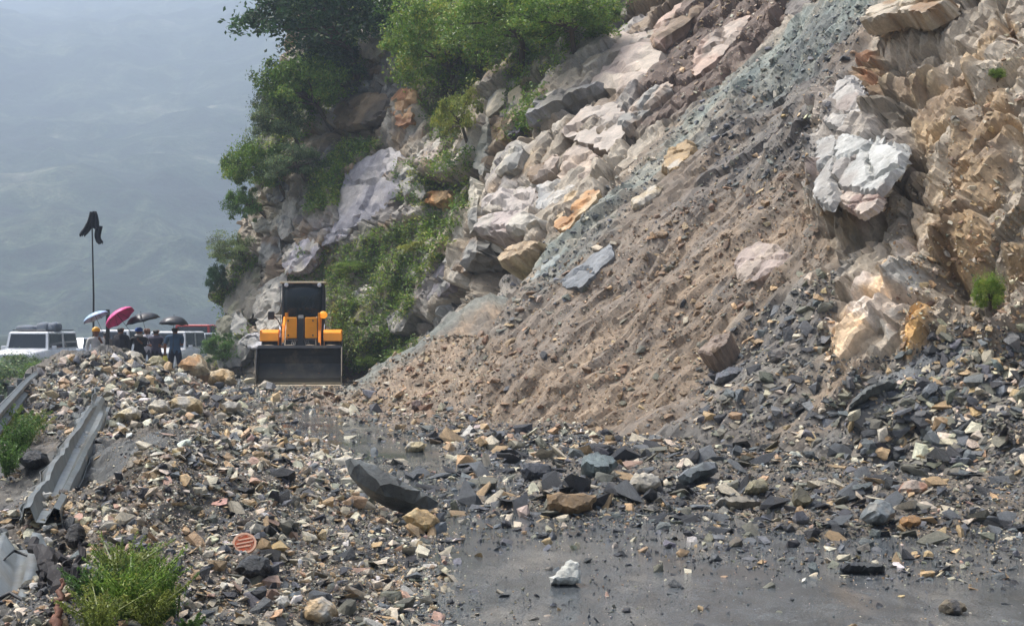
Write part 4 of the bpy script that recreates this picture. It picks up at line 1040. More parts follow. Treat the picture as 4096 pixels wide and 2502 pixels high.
# ------------------------------------------------------------------ trees, shrubs, weeds
def leaves(centers, size, cols, up=0.35, aspect=0.5, droop=0.0):
    """one folded kite per leaf"""
    n = len(centers)
    nrm = rng.normal(0, 1, (n, 3)); nrm[:, 2] += up * 2; nrm /= np.linalg.norm(nrm, axis=1, keepdims=True)
    t = rng.normal(0, 1, (n, 3)); t[:, 2] -= droop; t -= (t * nrm).sum(1, keepdims=True) * nrm; t /= np.linalg.norm(t, axis=1, keepdims=True) + 1e-9
    b = np.cross(nrm, t)
    size = np.broadcast_to(size, (n,))[:, None] * rng.uniform(0.7, 1.3, (n, 1))
    a = centers - t * size * 0.5; c = centers + t * size * 0.5 - nrm * size * 0.12
    l = centers + b * size * aspect * 0.5 + nrm * size * 0.06; r = centers - b * size * aspect * 0.5 + nrm * size * 0.06
    V = np.stack([a, l, c, r], 1).reshape(-1, 3)
    F = np.arange(n * 4).reshape(n, 4)
    return V, F, np.repeat(cols, 4, 0)

def tube_arrays(path, radii, seg=7):
    path = np.array([list(p) for p in path], float); n = len(path)
    V, Fq = [], []
    for i in range(n):
        d = path[min(i + 1, n - 1)] - path[max(i - 1, 0)]; d /= np.linalg.norm(d) + 1e-9
        a = np.cross(d, [0.31, 0.9, 0.2]); a /= np.linalg.norm(a); b = np.cross(d, a)
        for k in range(seg):
            th = 2 * math.pi * k / seg
            V.append(path[i] + radii[i] * (math.cos(th) * a + math.sin(th) * b))
    for i in range(n - 1):
        for k in range(seg):
            Fq.append((i * seg + k, i * seg + (k + 1) % seg, (i + 1) * seg + (k + 1) % seg, (i + 1) * seg + k))
    return np.array(V), np.array(Fq)

def join_arrays(parts):
    Vs, Fs, b = [], [], 0
    for V, Fq in parts:
        Vs.append(V); Fs.append(Fq + b); b += len(V)
    return np.concatenate(Vs), np.concatenate(Fs)

def crown_mesh(name, hue, n_blobs, n_leaves, leaf, flat=0.8, spread=1.0, ragged=0.25):
    th = rng.uniform(0, 2 * math.pi, n_blobs); zz = rng.uniform(-0.75, 1, n_blobs)
    rr = rng.uniform(0.25, 1.12, n_blobs) ** 0.6
    c = np.stack([np.cos(th) * np.sqrt(1 - zz ** 2 * 0.9) * rr, np.sin(th) * np.sqrt(1 - zz ** 2 * 0.9) * rr, zz * rr * flat], 1) * spread
    br = rng.uniform(0.10, 0.34, n_blobs)
    pick = rng.integers(0, n_blobs, n_leaves)
    d = rng.normal(0, 1, (n_leaves, 3)); d[:, 2] = np.abs(d[:, 2]) * 0.9 - 0.25; d /= np.linalg.norm(d, axis=1, keepdims=True)
    P = c[pick] + d * br[pick][:, None] * (rng.uniform(0.55, 1.0, (n_leaves, 1)) + (rng.random((n_leaves, 1)) < 0.28) * ragged * rng.random((n_leaves, 1)) * 3.2)
    tone = rng.uniform(0.5, 1.45, n_blobs)[pick]
    cols = np.array(hue) * tone[:, None] * rng.uniform(0.6, 1.5, (n_leaves, 1)) * (1 + rng.normal(0, 0.06, (n_leaves, 3)))
    yel = rng.random(n_leaves) < 0.12
    cols[yel] *= np.array([1.6, 1.35, 0.8])
    V, F, C_ = leaves(P, leaf, cols)
    return mesh_np(name, V, F, M['leaf'], cols=np.clip(C_, 0.004, 0.4)), c
DKG, MDG, BRG, YLG, GYG = lin(64, 92, 62), lin(92, 124, 62), lin(128, 160, 64), lin(148, 162, 78), lin(106, 124, 86)
CROWN = [crown_mesh('crown', DKG, 60, 11000, .085), crown_mesh('crown', MDG, 56, 10000, .082), crown_mesh('crown', BRG, 80, 15000, .070),
         crown_mesh('crown', BRG * 0.75, 70, 12000, .074, 0.6, 1.05), crown_mesh('crown', GYG, 46, 9500, .070, 0.75), crown_mesh('crown', YLG * 0.85, 30, 5500, .085, 0.7)]
TREES = [  # crown centre, half width and half height in the picture, root, crown kind, name, label
 ((318, 22), (70, 56), (362, 84), 0, 'tree', 'tall dark tree leaning out over the top of the misty cliff', 'tree'),
 ((300, 92), (44, 40), (330, 126), 3, 'tree', 'brighter green tree under the tall dark one', 'tree'),
 ((276, 122), (30, 30), (302, 150), 4, 'tree', 'grey green tree on the outer cliff edge above the yellowish shrub', 'tree'),
 ((254, 172), (31, 34), (284, 196), 3, 'shrub', 'yellow green shrub bulging from the cliff edge', 'shrub'),
 ((244, 206), (20, 20), (266, 214), 1, 'shrub', 'small green shrub hanging below the yellowish one', 'shrub'),
 ((296, 165), (30, 22), (305, 175), 4, 'shrub', 'dull shrub between cliff edge and lavender slab', 'shrub'),
 ((232, 252), (25, 20), (250, 262), 4, 'shrub', 'hazy grey shrub low on the cliff edge', 'shrub'),
 ((216, 282), (11, 18), (230, 288), 0, 'shrub', 'small dark shrub poking out into the mist', 'shrub'),
 ((436, 48), (54, 56), (448, 105), 2, 'tree', 'bright leafy tree filling the top of the cliff', 'tree'),
 ((505, 22), (62, 46), (520, 70), 2, 'tree', 'bright spreading tree beside the pale upright block', 'tree'),
 ((566, 22), (52, 36), (570, 52), 3, 'tree', 'darker tree above the broad pale slab', 'tree'),
 ((456, 116), (26, 34), (466, 140), 5, 'shrub', 'loose shrub trailing below the bright leafy tree', 'shrub'),
 ((330, 70), (30, 26), (345, 85), 0, 'shrub', 'dark undergrowth shrub between pillar and cliff edge', 'shrub'),
 ((395, 10), (36, 34), (400, 40), 1, 'tree', 'dark tree behind the pale rock pillar', 'tree'),
 ((222, 350), (18, 18), (226, 368), 1, 'shrub', 'green bush at the cliff foot beside the orange boulders', 'shrub'),
 ((240, 362), (11, 10), (242, 370), 5, 'shrub', 'low bright bush beside the loader blade', 'shrub'),
 ((997, 75), (8, 8), (998, 80), 3, 'shrub', 'tiny plant high on the near cliff', 'shrub'),
 ((988, 294), (15, 22), (990, 308), 2, 'shrub', 'lone leafy bush on the near cliff above the blue shale', 'shrub'),
 ((405, 358), (18, 8), (406, 364), 2, 'shrub', 'bright bush at the edge of the scree behind the loader', 'shrub'),
 ((374, 362), (16, 9), (375, 368), 3, 'shrub', 'green bush at the cliff foot behind the loader', 'shrub'),
 ((352, 268), (20, 8), (354, 274), 3, 'shrub', 'low green shrub on the slope under the lavender slab', 'shrub'),
 ((420, 246), (22, 8), (422, 250), 5, 'shrub', 'olive shrub on the green slope beside the dark hollow', 'shrub'),
]
for k, (cc, hw, rt, kind, nm, lab, cat) in enumerate(TREES):
    P, n = on_hill(*rt)
    if P is None: P, n = smooth_normal(*rt)
    me, blobs = CROWN[kind]
    half = hw[0] / FOC * P.y
    D = P.y - min(0.8, 0.5 * half)
    Cw = px(cc[0], cc[1], D)
    root = empty(nm, P)
    tag(root, lab, cat, 'trees and shrubs growing on the cliff')
    sx, sz = hw[0] / FOC * D, hw[1] / FOC * D
    cr = link('crown', me, root)
    cr.location = Cw - P
    cr.rotation_euler = (0, 0, 1.3 * k)
    cr.scale = (sx, sx * 0.9, sz * 1.15)
    # trunk and limbs reach into the crown
    parts = []
    cl = np.array(Cw - P)
    r0 = 0.05 * sx + 0.02
    bend = np.array([rng.normal() * 0.15, -0.1, 0.25]) * sx
    path = [np.array([0, 0, -0.3]) - np.array(n) * 0.2, cl * 0.35 + bend * 0.6, cl * 0.7 + bend * 0.5, cl]
    parts.append(tube_arrays(path, [r0, r0 * 0.8, r0 * 0.55, r0 * 0.3]))
    Rz = np.array(Matrix.Rotation(1.3 * k, 3, 'Z'))
    for b in blobs[:10]:
        e = cl + Rz @ (b * np.array([sx, sx * 0.9, sz * 1.15]))
        st = path[1] + (path[2] - path[1]) * rng.random()
        parts.append(tube_arrays([st, (st + e) / 2 + np.array([0, 0, 0.1 * sx]), e], [r0 * 0.45, r0 * 0.3, r0 * 0.1], 5))
    V, Fq = join_arrays(parts)
    link('trunk', mesh_np('trunk', V, Fq, M['bark'], smooth=True), root)

# low undergrowth on the cliff
def undergrowth(polys, per, size, hue, spread):
    Ps, Cs = [], []
    for poly, n in polys:
        for u, v in sample_px(poly, n):
            L, nn = on_hill(u, v)
            if L is None or L.y > 75: continue
            k = rng.integers(per // 2, per)
            q = np.array(L) + rng.normal(0, 1, (k, 3)) * spread * np.array([1, 1, 0.8]) + np.array(nn) * rng.uniform(0, 1.6 * spread, (k, 1)) + np.array([0, 0, spread * 0.5])
            Ps.append(q)
            h = hue[rng.integers(len(hue))] * rng.uniform(0.65, 1.35)
            Cs.append(np.tile(h, (k, 1)) * rng.uniform(0.65, 1.4, (k, 1)))
    P, C_ = np.concatenate(Ps), np.concatenate(Cs)
    return leaves(P, size, C_, up=0.6, aspect=0.4)
V, F, C_ = undergrowth([
    ([(322,288),(332,252),(372,234),(420,218),(462,206),(455,240),(430,272),(402,330),(430,350),(395,372),(352,374),(346,330)], 1000),
    ([(304,214),(318,172),(345,142),(382,142),(346,168),(334,206)], 420),
    ([(400,-10),(600,-10),(636,0),(585,40),(560,72),(530,78),(480,72),(455,150),(432,140),(412,92),(388,30)], 1000),
    ([(255,130),(300,60),(345,0),(385,0),(362,92),(320,120),(300,150),(264,180),(232,200)], 900),
    ([(216,366),(212,300),(245,250),(262,262),(250,330),(240,366)], 350),
    ([(284,280),(300,250),(330,250),(322,290)], 120), ([(395,165),(470,150),(472,210),(430,210),(400,205)], 220),
    ([(505,80),(545,85),(540,130),(505,140)], 120), ([(300,330),(350,300),(350,375),(300,375)], 150)], 20, 0.12, [BRG, MDG, YLG, GYG, BRG * 0.8], 0.11)
tag(link('undergrowth', mesh_np('undergrowth', V, F, M['leaf'], cols=np.clip(C_, 0.004, 0.4))), kind='stuff', label='low green undergrowth clinging to the cliff')

# feathery weeds on the verge
def weed(loc, hgt, n_stems, hue, lab, leaf=0.02, per=46, spread=1.1, group='weeds on the verge'):
    hgt *= 0.6 if loc[1] < 12 else 1.0; hue = hue * (0.95 if loc[1] < 12 else 1.0)
    root = empty('weed_plant', loc)
    tag(root, lab, 'weed', group)
    stems, Ps, Cs = [], [], []
    for i in range(n_stems):
        a = rng.uniform(0, 6.283); L = hgt * rng.uniform(0.6, 1.1); lean_ = rng.uniform(0.1, spread)
        tip = np.array([math.cos(a) * lean_ * L, math.sin(a) * lean_ * L, L])
        midp = tip * np.array([0.35, 0.35, 0.6])
        b0 = np.array([math.cos(a), math.sin(a), 0]) * 0.03
        stems.append(tube_arrays([b0 - [0, 0, 0.05], midp, tip], [0.005, 0.004, 0.002], 4))
        t = rng.uniform(0.2, 1, (per, 1))
        pth = (1 - t) ** 2 * b0 + 2 * t * (1 - t) * midp + t ** 2 * tip
        Ps.append(pth + rng.normal(0, 1, (per, 3)) * 0.09 * hgt * (1.15 - t))
        Cs.append(np.tile(hue * rng.uniform(0.7, 1.3), (per, 1)) * rng.uniform(0.6, 1.5, (per, 1)))
    V, Fq = join_arrays(stems)
    link('stem', mesh_np('stem', V, Fq, M['leaf'], cols=np.tile(hue * 0.6, (len(V), 1))), root)
    V, F, C_ = leaves(np.concatenate(Ps), leaf, np.concatenate(Cs), aspect=0.32)
    link('foliage', mesh_np('foliage', V, F, M['leaf'], cols=np.clip(C_, 0.004, 0.4)), root)
for k, (u, v, D, hg, ns_, hue, lab) in enumerate([
    (118, 600, 8.6, .42, 40, YLG, 'pale feathery weed at the back of the verge clump'), (150, 606, 8.5, .46, 46, BRG, 'tall feathery weed in the middle of the verge clump'),
    (128, 622, 8.0, .42, 46, BRG * 1.1, 'bright green weed at the front of the verge clump'), (170, 618, 8.2, .32, 34, BRG * .8, 'low weed on the stone side of the verge clump'),
    (96, 612, 8.3, .34, 30, MDG, 'dark weed beside the charred root'), (150, 634, 7.7, .32, 36, YLG * .8, 'dark low weed at the picture bottom in the verge clump'),
    (100, 640, 7.6, .34, 30, YLG, 'yellowish weed at the foot of the charred root'), (140, 578, 9.4, .22, 20, YLG, 'thin pale weed growing out of the gravel'),
    (190, 636, 7.7, .15, 16, MDG, 'small weed between stones at the picture bottom'),
    (12, 458, 15.5, .45, 26, MDG, 'green weed behind the bent rail'), (26, 446, 16.5, .4, 22, YLG, 'yellowish weed behind the dark boulder'), (4, 440, 17.0, .45, 24, BRG, 'bright weed at the picture edge behind the rail'),
    (8, 474, 14.0, .3, 20, MDG, 'low weed beside the crumpled rail edge')]):
    gp = ground_hit(u, v) or px(u, v, D)
    weed(gp, hg, ns_, hue, lab, leaf=0.019 if D < 12 else 0.04, per=70)
# bushes on the outer bank below the parked vehicles
for k, (u, v, D, s_, lab) in enumerate([(8, 374, 50, 1.2, 'misty bush below the loaded jeep at the picture edge'), (30, 373, 48, 1.1, 'misty bush below the loaded jeep'), (56, 372, 45, .8, 'misty bush at the end of the far rail'), (-6, 392, 44, 1.6, 'misty bush on the bank below the far rail'), (16, 388, 46, 1.3, 'second misty bush on the bank below the far rail')]):
    c0 = px(u, v, D)
    root = empty('shrub', c0 - Vector((0, 0, s_)))
    tag(root, lab, 'shrub', 'bushes on the outer bank')
    cr = link('crown', CROWN[(1, 4, 3, 4, 1)[k]][0], root); cr.location = (0, 0, s_ * 0.9); cr.scale = (s_, s_, s_ * .8); cr.rotation_euler = (0, 0, k * 1.1)
    V, Fq = tube_arrays([(0, 0, -1.2), (0.05, 0, 0), (0, 0.05, s_ * 0.8)], [.06, .05, .02], 6)
    link('trunk', mesh_np('trunk', V, Fq, M['bark'], smooth=True), root)
# ------------------------------------------------------------------ mesh builder for made things
class MB:
    def __init__(s): s.bm = bmesh.new()
    def box(s, x0, x1, y0, y1, z0, z1, bev=0.0, rot=None, at=(0, 0, 0)):
        b = bmesh.new()
        bmesh.ops.create_cube(b, size=1.0)
        for v in b.verts: v.co = Vector(((x0 + x1) / 2 + v.co.x * (x1 - x0), (y0 + y1) / 2 + v.co.y * (y1 - y0), (z0 + z1) / 2 + v.co.z * (z1 - z0)))
        if bev: bmesh.ops.bevel(b, geom=b.edges[:], offset=bev, segments=2, affect='EDGES', profile=0.6)
        s._add(b, rot, at); return s
    def _add(s, b, rot=None, at=(0, 0, 0)):
        if rot is not None:
            for v in b.verts: v.co = rot @ v.co
        m = {}
        for v in b.verts: m[v] = s.bm.verts.new(v.co + Vector(at))
        for f in b.faces:
            try: s.bm.faces.new([m[v] for v in f.verts])
            except ValueError: pass
        b.free()
    def prism(s, pts, axis, a0, a1, bev=0.0):
        """polygon in the plane across axis ('x': (y,z), 'y': (x,z), 'z': (x,y)), drawn from a0 to a1"""
        b = bmesh.new()
        def P(p, a): return {'x': (a, p[0], p[1]), 'y': (p[0], a, p[1]), 'z': (p[0], p[1], a)}[axis]
        A = [b.verts.new(P(p, a0)) for p in pts]; B = [b.verts.new(P(p, a1)) for p in pts]
        b.faces.new(A); b.faces.new(B[::-1])
        n = len(pts)
        for i in range(n): b.faces.new((A[i], B[i], B[(i + 1) % n], A[(i + 1) % n]))
        bmesh.ops.recalc_face_normals(b, faces=b.faces)
        if bev: bmesh.ops.bevel(b, geom=b.edges[:], offset=bev, segments=2, affect='EDGES')
        s._add(b); return s
    def tube(s, path, rad, seg=10, caps=True):
        rad = rad if hasattr(rad, '__len__') else [rad] * len(path)
        V, Fq = tube_arrays(path, rad, seg)
        vs = [s.bm.verts.new(v) for v in V]
        for f in Fq: s.bm.faces.new([vs[i] for i in f])
        if caps:
            s.bm.faces.new(vs[:seg][::-1]); s.bm.faces.new(vs[-seg:])
        return s
    def lathe(s, prof, axis='z', seg=24, at=(0, 0, 0)):
        """profile of (radius, height) turned about an axis"""
        rings = []
        for r_, h_ in prof:
            ring = []
            for k in range(seg):
                t = 2 * math.pi * k / seg; a, b = r_ * math.cos(t), r_ * math.sin(t)
                p = {'z': (a, b, h_), 'x': (h_, a, b), 'y': (a, h_, b)}[axis]
                ring.append(s.bm.verts.new(Vector(p) + Vector(at)))
            rings.append(ring)
        for i in range(len(rings) - 1):
            for k in range(seg):
                s.bm.faces.new((rings[i][k], rings[i][(k + 1) % seg], rings[i + 1][(k + 1) % seg], rings[i + 1][k]))
        for rg in (rings[0], rings[-1]):
            try: s.bm.faces.new(rg)
            except ValueError: pass
        return s
    def ball(s, c, r, sx=1, sy=1, sz=1, seg=12):
        b = bmesh.new(); bmesh.ops.create_uvsphere(b, u_segments=seg, v_segments=max(6, seg // 2 + 2), radius=r)
        for v in b.verts: v.co = Vector((v.co.x * sx, v.co.y * sy, v.co.z * sz))
        s._add(b, None, c); return s
    def shell(s, rows, thick=0.0):
        """open sheet from rows of points, given a thickness along its normals"""
        b = bmesh.new()
        g = [[b.verts.new(p) for p in r] for r in rows]
        for i in range(len(g) - 1):
            for j in range(len(g[0]) - 1): b.faces.new((g[i][j], g[i][j + 1], g[i + 1][j + 1], g[i + 1][j]))
        bmesh.ops.recalc_face_normals(b, faces=b.faces)
        if thick: bmesh.ops.solidify(b, geom=b.faces[:], thickness=thick)
        s._add(b); return s
    def build(s, name, mat, parent=None, smooth=False):
        bmesh.ops.recalc_face_normals(s.bm, faces=s.bm.faces)
        me = bpy.data.meshes.new(name); s.bm.to_mesh(me); s.bm.free()
        me.materials.append(M[mat] if isinstance(mat, str) else mat)
        me.polygons.foreach_set('use_smooth', np.full(len(me.polygons), smooth))
        return link(name, me, parent)

MUD = lin(150, 132, 108)
M['orange'] = plain_mat('orange_paint', lin(255, 160, 20), 0.42, 0, .12, 3, dirt=MUD * .7, dirt_amt=.12)
M['bucket_steel'] = plain_mat('worn_bucket_steel', lin(58, 58, 60), 0.5, 0.3, .35, 2.2, dirt=lin(112, 102, 82), dirt_amt=.45)
def bucket_mat():
    m = plain_mat('worn_bucket_steel', lin(52, 52, 54), 0.5, 0.3, .35, 2.2, dirt=lin(112, 102, 82), dirt_amt=.3)
    t = m.node_tree; b = t.nodes['Principled BSDF']; src = b.inputs['Base Color'].links[0].from_socket
    tc = t.nodes.new('ShaderNodeTexCoord'); sp = t.nodes.new('ShaderNodeSeparateXYZ'); t.links.new(tc.outputs['Object'], sp.inputs[0])
    nz = t.nodes.new('ShaderNodeTexNoise'); nz.inputs['Scale'].default_value = 2.5; nz.inputs['Detail'].default_value = 7; t.links.new(tc.outputs['Object'], nz.inputs['Vector'])
    ad = t.nodes.new('ShaderNodeMath'); ad.operation = 'MULTIPLY_ADD'; t.links.new(nz.outputs[0], ad.inputs[0]); ad.inputs[1].default_value = -0.7; t.links.new(sp.outputs['Z'], ad.inputs[2])
    mr = t.nodes.new('ShaderNodeMapRange'); t.links.new(ad.outputs[0], mr.inputs[0]); mr.inputs[1].default_value = 0.25; mr.inputs[2].default_value = -0.35; mr.inputs[3].default_value = 0.0; mr.inputs[4].default_value = 0.85
    mx = t.nodes.new('ShaderNodeMix'); mx.data_type = 'RGBA'; t.links.new(mr.outputs[0], mx.inputs[0]); t.links.new(src, mx.inputs[6]); mx.inputs[7].default_value = (*lin(118, 108, 84), 1)
    t.links.new(mx.outputs[2], b.inputs['Base Color'])
    return m
M['bucket_steel'] = bucket_mat()                                  # caked mud on the lower half
M['edge_steel'] = plain_mat('bare_worn_steel', lin(150, 140, 120), 0.45, 0.5, .3, 5, dirt=MUD, dirt_amt=.5)
M['black'] = plain_mat('black_paint', lin(34, 36, 38), 0.5, 0, .2, 4, dirt=MUD * .5, dirt_amt=.15)
M['rubber'] = plain_mat('tyre_rubber', lin(38, 38, 38), 0.8, 0, .25, 8, dirt=MUD * .7, dirt_amt=.4)
M['chrome'] = plain_mat('piston_chrome', lin(190, 192, 196), 0.2, 1.0, .1)
M['cream'] = plain_mat('cream_roof_paint', lin(214, 200, 168), 0.5, 0, .15, 3, dirt=MUD, dirt_amt=.25)
M['white'] = plain_mat('white_car_paint', lin(222, 224, 226), 0.28, 0, .08, 2, dirt=MUD, dirt_amt=.08)
M['silver'] = plain_mat('silver_car_paint', lin(190, 196, 200), 0.28, 0.3, .08, 2, dirt=MUD, dirt_amt=.08)
M['red'] = plain_mat('red_paint', lin(186, 46, 40), 0.35, 0, .15, 2, dirt=MUD, dirt_amt=.1)
M['galv'] = plain_mat('galvanised_steel', lin(112, 117, 116), 0.42, 0.4, .4, 4, dirt=lin(92, 86, 74), dirt_amt=.55, bump=.25)
M['charred'] = plain_mat('charred_wood', lin(36, 32, 32), 0.75, 0, .4, 12, bump=.5)
M['broken_wood'] = plain_mat('broken_wood', lin(124, 84, 66), 0.75, 0, .4, 12, bump=.5)
M['reflector'] = plain_mat('orange_reflector', lin(206, 84, 34), 0.3, 0, .15, 12)
M['pale_plastic'] = plain_mat('pale_plastic', lin(206, 160, 130), 0.4, 0, .1, 12)
M['lamp_glass'] = plain_mat('headlamp_glass', lin(214, 220, 224), 0.12, 0, .05)
M['canvas'] = plain_mat('grey_canvas', lin(112, 120, 130), 0.8, 0, .25, 5, bump=.3)
M['pale_canvas'] = plain_mat('pale_canvas', lin(196, 202, 208), 0.7, 0, .2, 5, bump=.3)
def glass_mat(name, tint, alpha):
    T = NT(name)
    T.b.inputs['Base Color'].default_value = (*tint, 1); T.b.inputs['Roughness'].default_value = 0.06
    tr = T.n('ShaderNodeBsdfTransparent'); tr.inputs[0].default_value = (0.5, 0.58, 0.6, 1)
    mx = T.n('ShaderNodeMixShader'); mx.inputs[0].default_value = alpha
    T.l(tr.outputs[0], mx.inputs[1]); T.l(T.b.outputs[0], mx.inputs[2]); T.l(mx.outputs[0], T.out.inputs['Surface'])
    return T.m
M['cab_glass'] = glass_mat('dark_cab_glass', (0.02, 0.034, 0.038), 0.6)
M['car_glass'] = glass_mat('car_glass', (0.05, 0.06, 0.07), 0.75)
def lit_mat():
    T = NT('lit_amber_lamp')
    T.b.inputs['Base Color'].default_value = (0.8, 0.3, 0.02, 1)
    T.b.inputs['Emission Color'].default_value = (1.0, 0.42, 0.03, 1); T.b.inputs['Emission Strength'].default_value = 0.16
    return T.m
M['amber'] = lit_mat()

def ground_z(x, y):
    x, y = np.array([float(x)]), np.array([float(y)])
    return float(max(bed_z(x, y)[0] if 4.2 < y < 47 else -1, road_drop(y)[0]))

# ------------------------------------------------------------------ wheel loader
def wheel(parent, x, y, r_, w_, tyre='rubber', rim='orange', nm='wheel', lug=18):
    w = empty(nm); w.parent = parent; w.location = (x, y, r_)
    t = MB().lathe([(r_ * .55, -w_ * .42), (r_ * .9, -w_ * .5), (r_ * .97, -w_ * .36), (r_ * .97, w_ * .36), (r_ * .9, w_ * .5), (r_ * .55, w_ * .42)], 'x', 32)
    for k in range(lug):
        a = 2 * math.pi * k / lug
        t.box(-w_ * .46, w_ * .46, -.035 * r_ / .7, .035 * r_ / .7, r_ * .93, r_ * 1.0, 0, Matrix.Rotation(a, 3, 'X') @ Matrix.Rotation(.35 if k % 2 else -.35, 3, 'Z'))
    t.build('tyre', tyre, w)
    MB().lathe([(r_ * .12, -w_ * .3), (r_ * .5, -w_ * .3), (r_ * .57, -w_ * .42), (r_ * .57, w_ * .42), (r_ * .5, w_ * .3), (r_ * .12, w_ * .3)], 'x', 24).build('rim', rim, w)
    return w

LD = empty('wheel_loader', (-6.10, 40.0, 0.0), R(6))
tag(LD, 'orange wheel loader with its wide dark blade lowered on the road', 'loader')
hw = 1.20
sec = [(0.0, .04), (.35, .04), (.70, .07), (.92, .18), (1.04, .38), (1.08, .62), (1.02, .86), (.90, 1.03), (.80, 1.10)]
rows = [[(x, y, z) for y, z in sec] for x in np.linspace(-hw, hw, 9)]
bk = MB().shell(rows, 0.035).build('bucket', 'bucket_steel', LD)
for sx in (-1, 1):
    MB().prism([(0.0, .03), (.70, .06), (.93, .17), (1.06, .38), (1.10, .62), (1.04, .87), (.91, 1.06), (.74, 1.13), (.55, 1.06), (.12, .30)], 'x', sx * hw, sx * (hw + .035)).build('side_plate', 'bucket_steel', bk)
    MB().tube([(sx * (hw + .02), .10, .28), (sx * (hw + .02), .55, 1.07)], .018, 8).build('side_edge', 'edge_steel' if sx > 0 else 'bucket_steel', bk)
MB().prism([(-.10, .015), (.16, .015), (.16, .05), (-.06, .045)], 'x', -hw - .02, hw + .02).build('cutting_edge', 'edge_steel', bk)
for k in range(9):
    x = -hw + .12 + k * (2 * hw - .24) / 8
    MB().lathe([(.03, -.012), (.03, .0), (.018, .012)], 'z', 8, (x, .08, .062)).build('bolt', 'edge_steel', bk)
MB().prism([(.70, 1.08), (.92, 1.04), (.92, 1.10), (.74, 1.16)], 'x', -hw, hw).build('top_lip', 'bucket_steel', bk)
for x in np.linspace(-.9, .9, 4):
    MB().ball((x, .82, 1.13), .12, 1.5, .7, .45, 8).build('mud_clod', plain_mat('mud_clod', MUD * .7, .8, 0, .4, 9, bump=.6), bk)
for sx, nm in ((-1, 'a'), (1, 'b')):
    arm = MB().prism([(.95, .35), (1.15, .30), (1.55, .95), (2.1, 1.75), (2.75, 2.02), (2.75, 1.80), (2.25, 1.52), (1.75, .85), (1.3, .2)], 'x', sx * .50, sx * .58, .012)
    a_o = arm.build('lift_arm', 'orange', LD)
    MB().tube([(sx * .62, 1.1, .42), (sx * .62, 1.1, .42 + .001)], .07, 12).build('pivot_pin', 'black', a_o)
    hy = MB().tube([(sx * .66, 1.45, .62), (sx * .66, 2.2, 1.35)], .055, 10).build('lift_ram', 'black', LD)
    MB().tube([(sx * .66, 2.2, 1.35), (sx * .66, 2.62, 1.76)], .032, 10).build('piston', 'chrome', hy)
    MB().tube([(sx * .455, 1.05, .85), (sx * .44, 1.5, 1.6), (sx * .44, 2.3, 2.0)], .022, 8).build('hose', 'edge_steel', LD)
MB().tube([(-.56, 1.55, 1.14), (.56, 1.55, 1.14)], .10, 14).build('cross_tube', 'black', LD)
MB().box(-.50, .50, 1.42, 1.75, 1.02, 1.32, .03).build('cross_beam', 'black', LD)
MB().prism([(1.30, .8), (1.45, .8), (1.75, 1.95), (1.6, 2.06), (1.48, 1.95)], 'x', -.08, .08, .012).build('tilt_lever', 'black', LD)
MB().tube([(0, 1.62, 1.9), (0, 2.4, 1.62)], .06, 10).build('tilt_ram', 'black', LD)
ff = MB().box(-.42, .42, 2.0, 3.0, .55, 1.35, .03).build('front_frame', 'black', LD)
for x0, x1 in ((-.42, -.11), (.13, .48)):
    MB().box(x0, x1, 1.28, 1.40, 1.36, 1.98, .03).build('tower_plate', 'orange', ff)
for x in (-.46, .52):
    MB().box(x - .035, x + .035, 2.0, 2.7, 1.3, 2.12, .015).build('tower_side', 'orange', ff)
for sx in (-1, 1):
    fd = MB().prism([(1.55, 1.28), (1.62, 1.52), (1.85, 1.62), (2.6, 1.62), (2.9, 1.45), (2.9, 1.40), (2.6, 1.56), (1.88, 1.56), (1.68, 1.48), (1.61, 1.26)], 'x', sx * .66, sx * 1.20, .01).build('fender', 'orange', LD)
    MB().box(sx * .68 - .01, sx * .68 + .01, 1.66, 2.6, 1.15, 1.55).build('inner_flap', 'orange', fd)
    MB().box(min(sx * 1.17, sx * 1.21), max(sx * 1.17, sx * 1.21), 1.60, 2.7, 1.30, 1.60, .01).build('outer_flap', 'orange', fd)
wheels = [wheel(LD, sx * .93, y, .68, .5) for sx in (-1, 1) for y in (2.15, 5.0)]
MB().box(-.55, .55, 3.0, 6.1, .62, 1.15, .04).build('rear_frame', 'black', LD)
MB().prism([(4.35, 1.1), (4.35, 1.95), (5.9, 1.80), (6.2, 1.65), (6.2, 1.1)], 'x', -.62, .62, .05).build('engine_hood', 'orange', LD)
MB().box(-.8, .8, 6.1, 6.5, .7, 1.35, .08).build('counterweight', 'orange', LD)
MB().tube([(.35, 4.8, 1.9), (.35, 4.8, 2.75)], .05, 10).build('exhaust_pipe', 'black', LD)
cab = MB().box(-.64, .64, 2.95, 4.32, 1.12, 2.02, .03).build('cab', 'black', LD)
for x in (-.60, .60):
    MB().tube([(x, 2.97, 2.0), (x * .99, 3.03, 3.02)], .045, 8).build('front_pillar', 'black', cab)
    MB().tube([(x, 4.25, 2.0), (x * .97, 4.2, 3.02)], .05, 8).build('rear_pillar', 'black', cab)
    MB().prism([(3.04, 2.02), (3.08, 3.0), (4.2, 3.0), (4.22, 2.02)], 'x', x * 1.005, x * 1.03).build('side_window', 'cab_glass', cab)
rows = []
for z, y in ((1.99, 2.985), (2.3, 2.96), (2.65, 2.965), (3.02, 3.0)):
    rows.append([(x, y - .10 * (1 - (x / .58) ** 2), z) for x in np.linspace(-.58, .58, 9)])
MB().shell(rows, .008).build('windscreen', 'cab_glass', cab, True)
MB().box(-.58, .58, 4.22, 4.26, 2.0, 3.0).build('rear_window', 'cab_glass', cab)
MB().box(-.70, .70, 2.84, 4.42, 3.03, 3.09, .028).build('roof', 'cream', cab)
MB().box(-.60, .60, 2.92, 4.3, 2.93, 3.03, .01).build('roof_lining', 'black', cab)
MB().box(-.26, .26, 3.55, 4.0, 1.95, 2.1, .05).build('seat', 'black', cab)
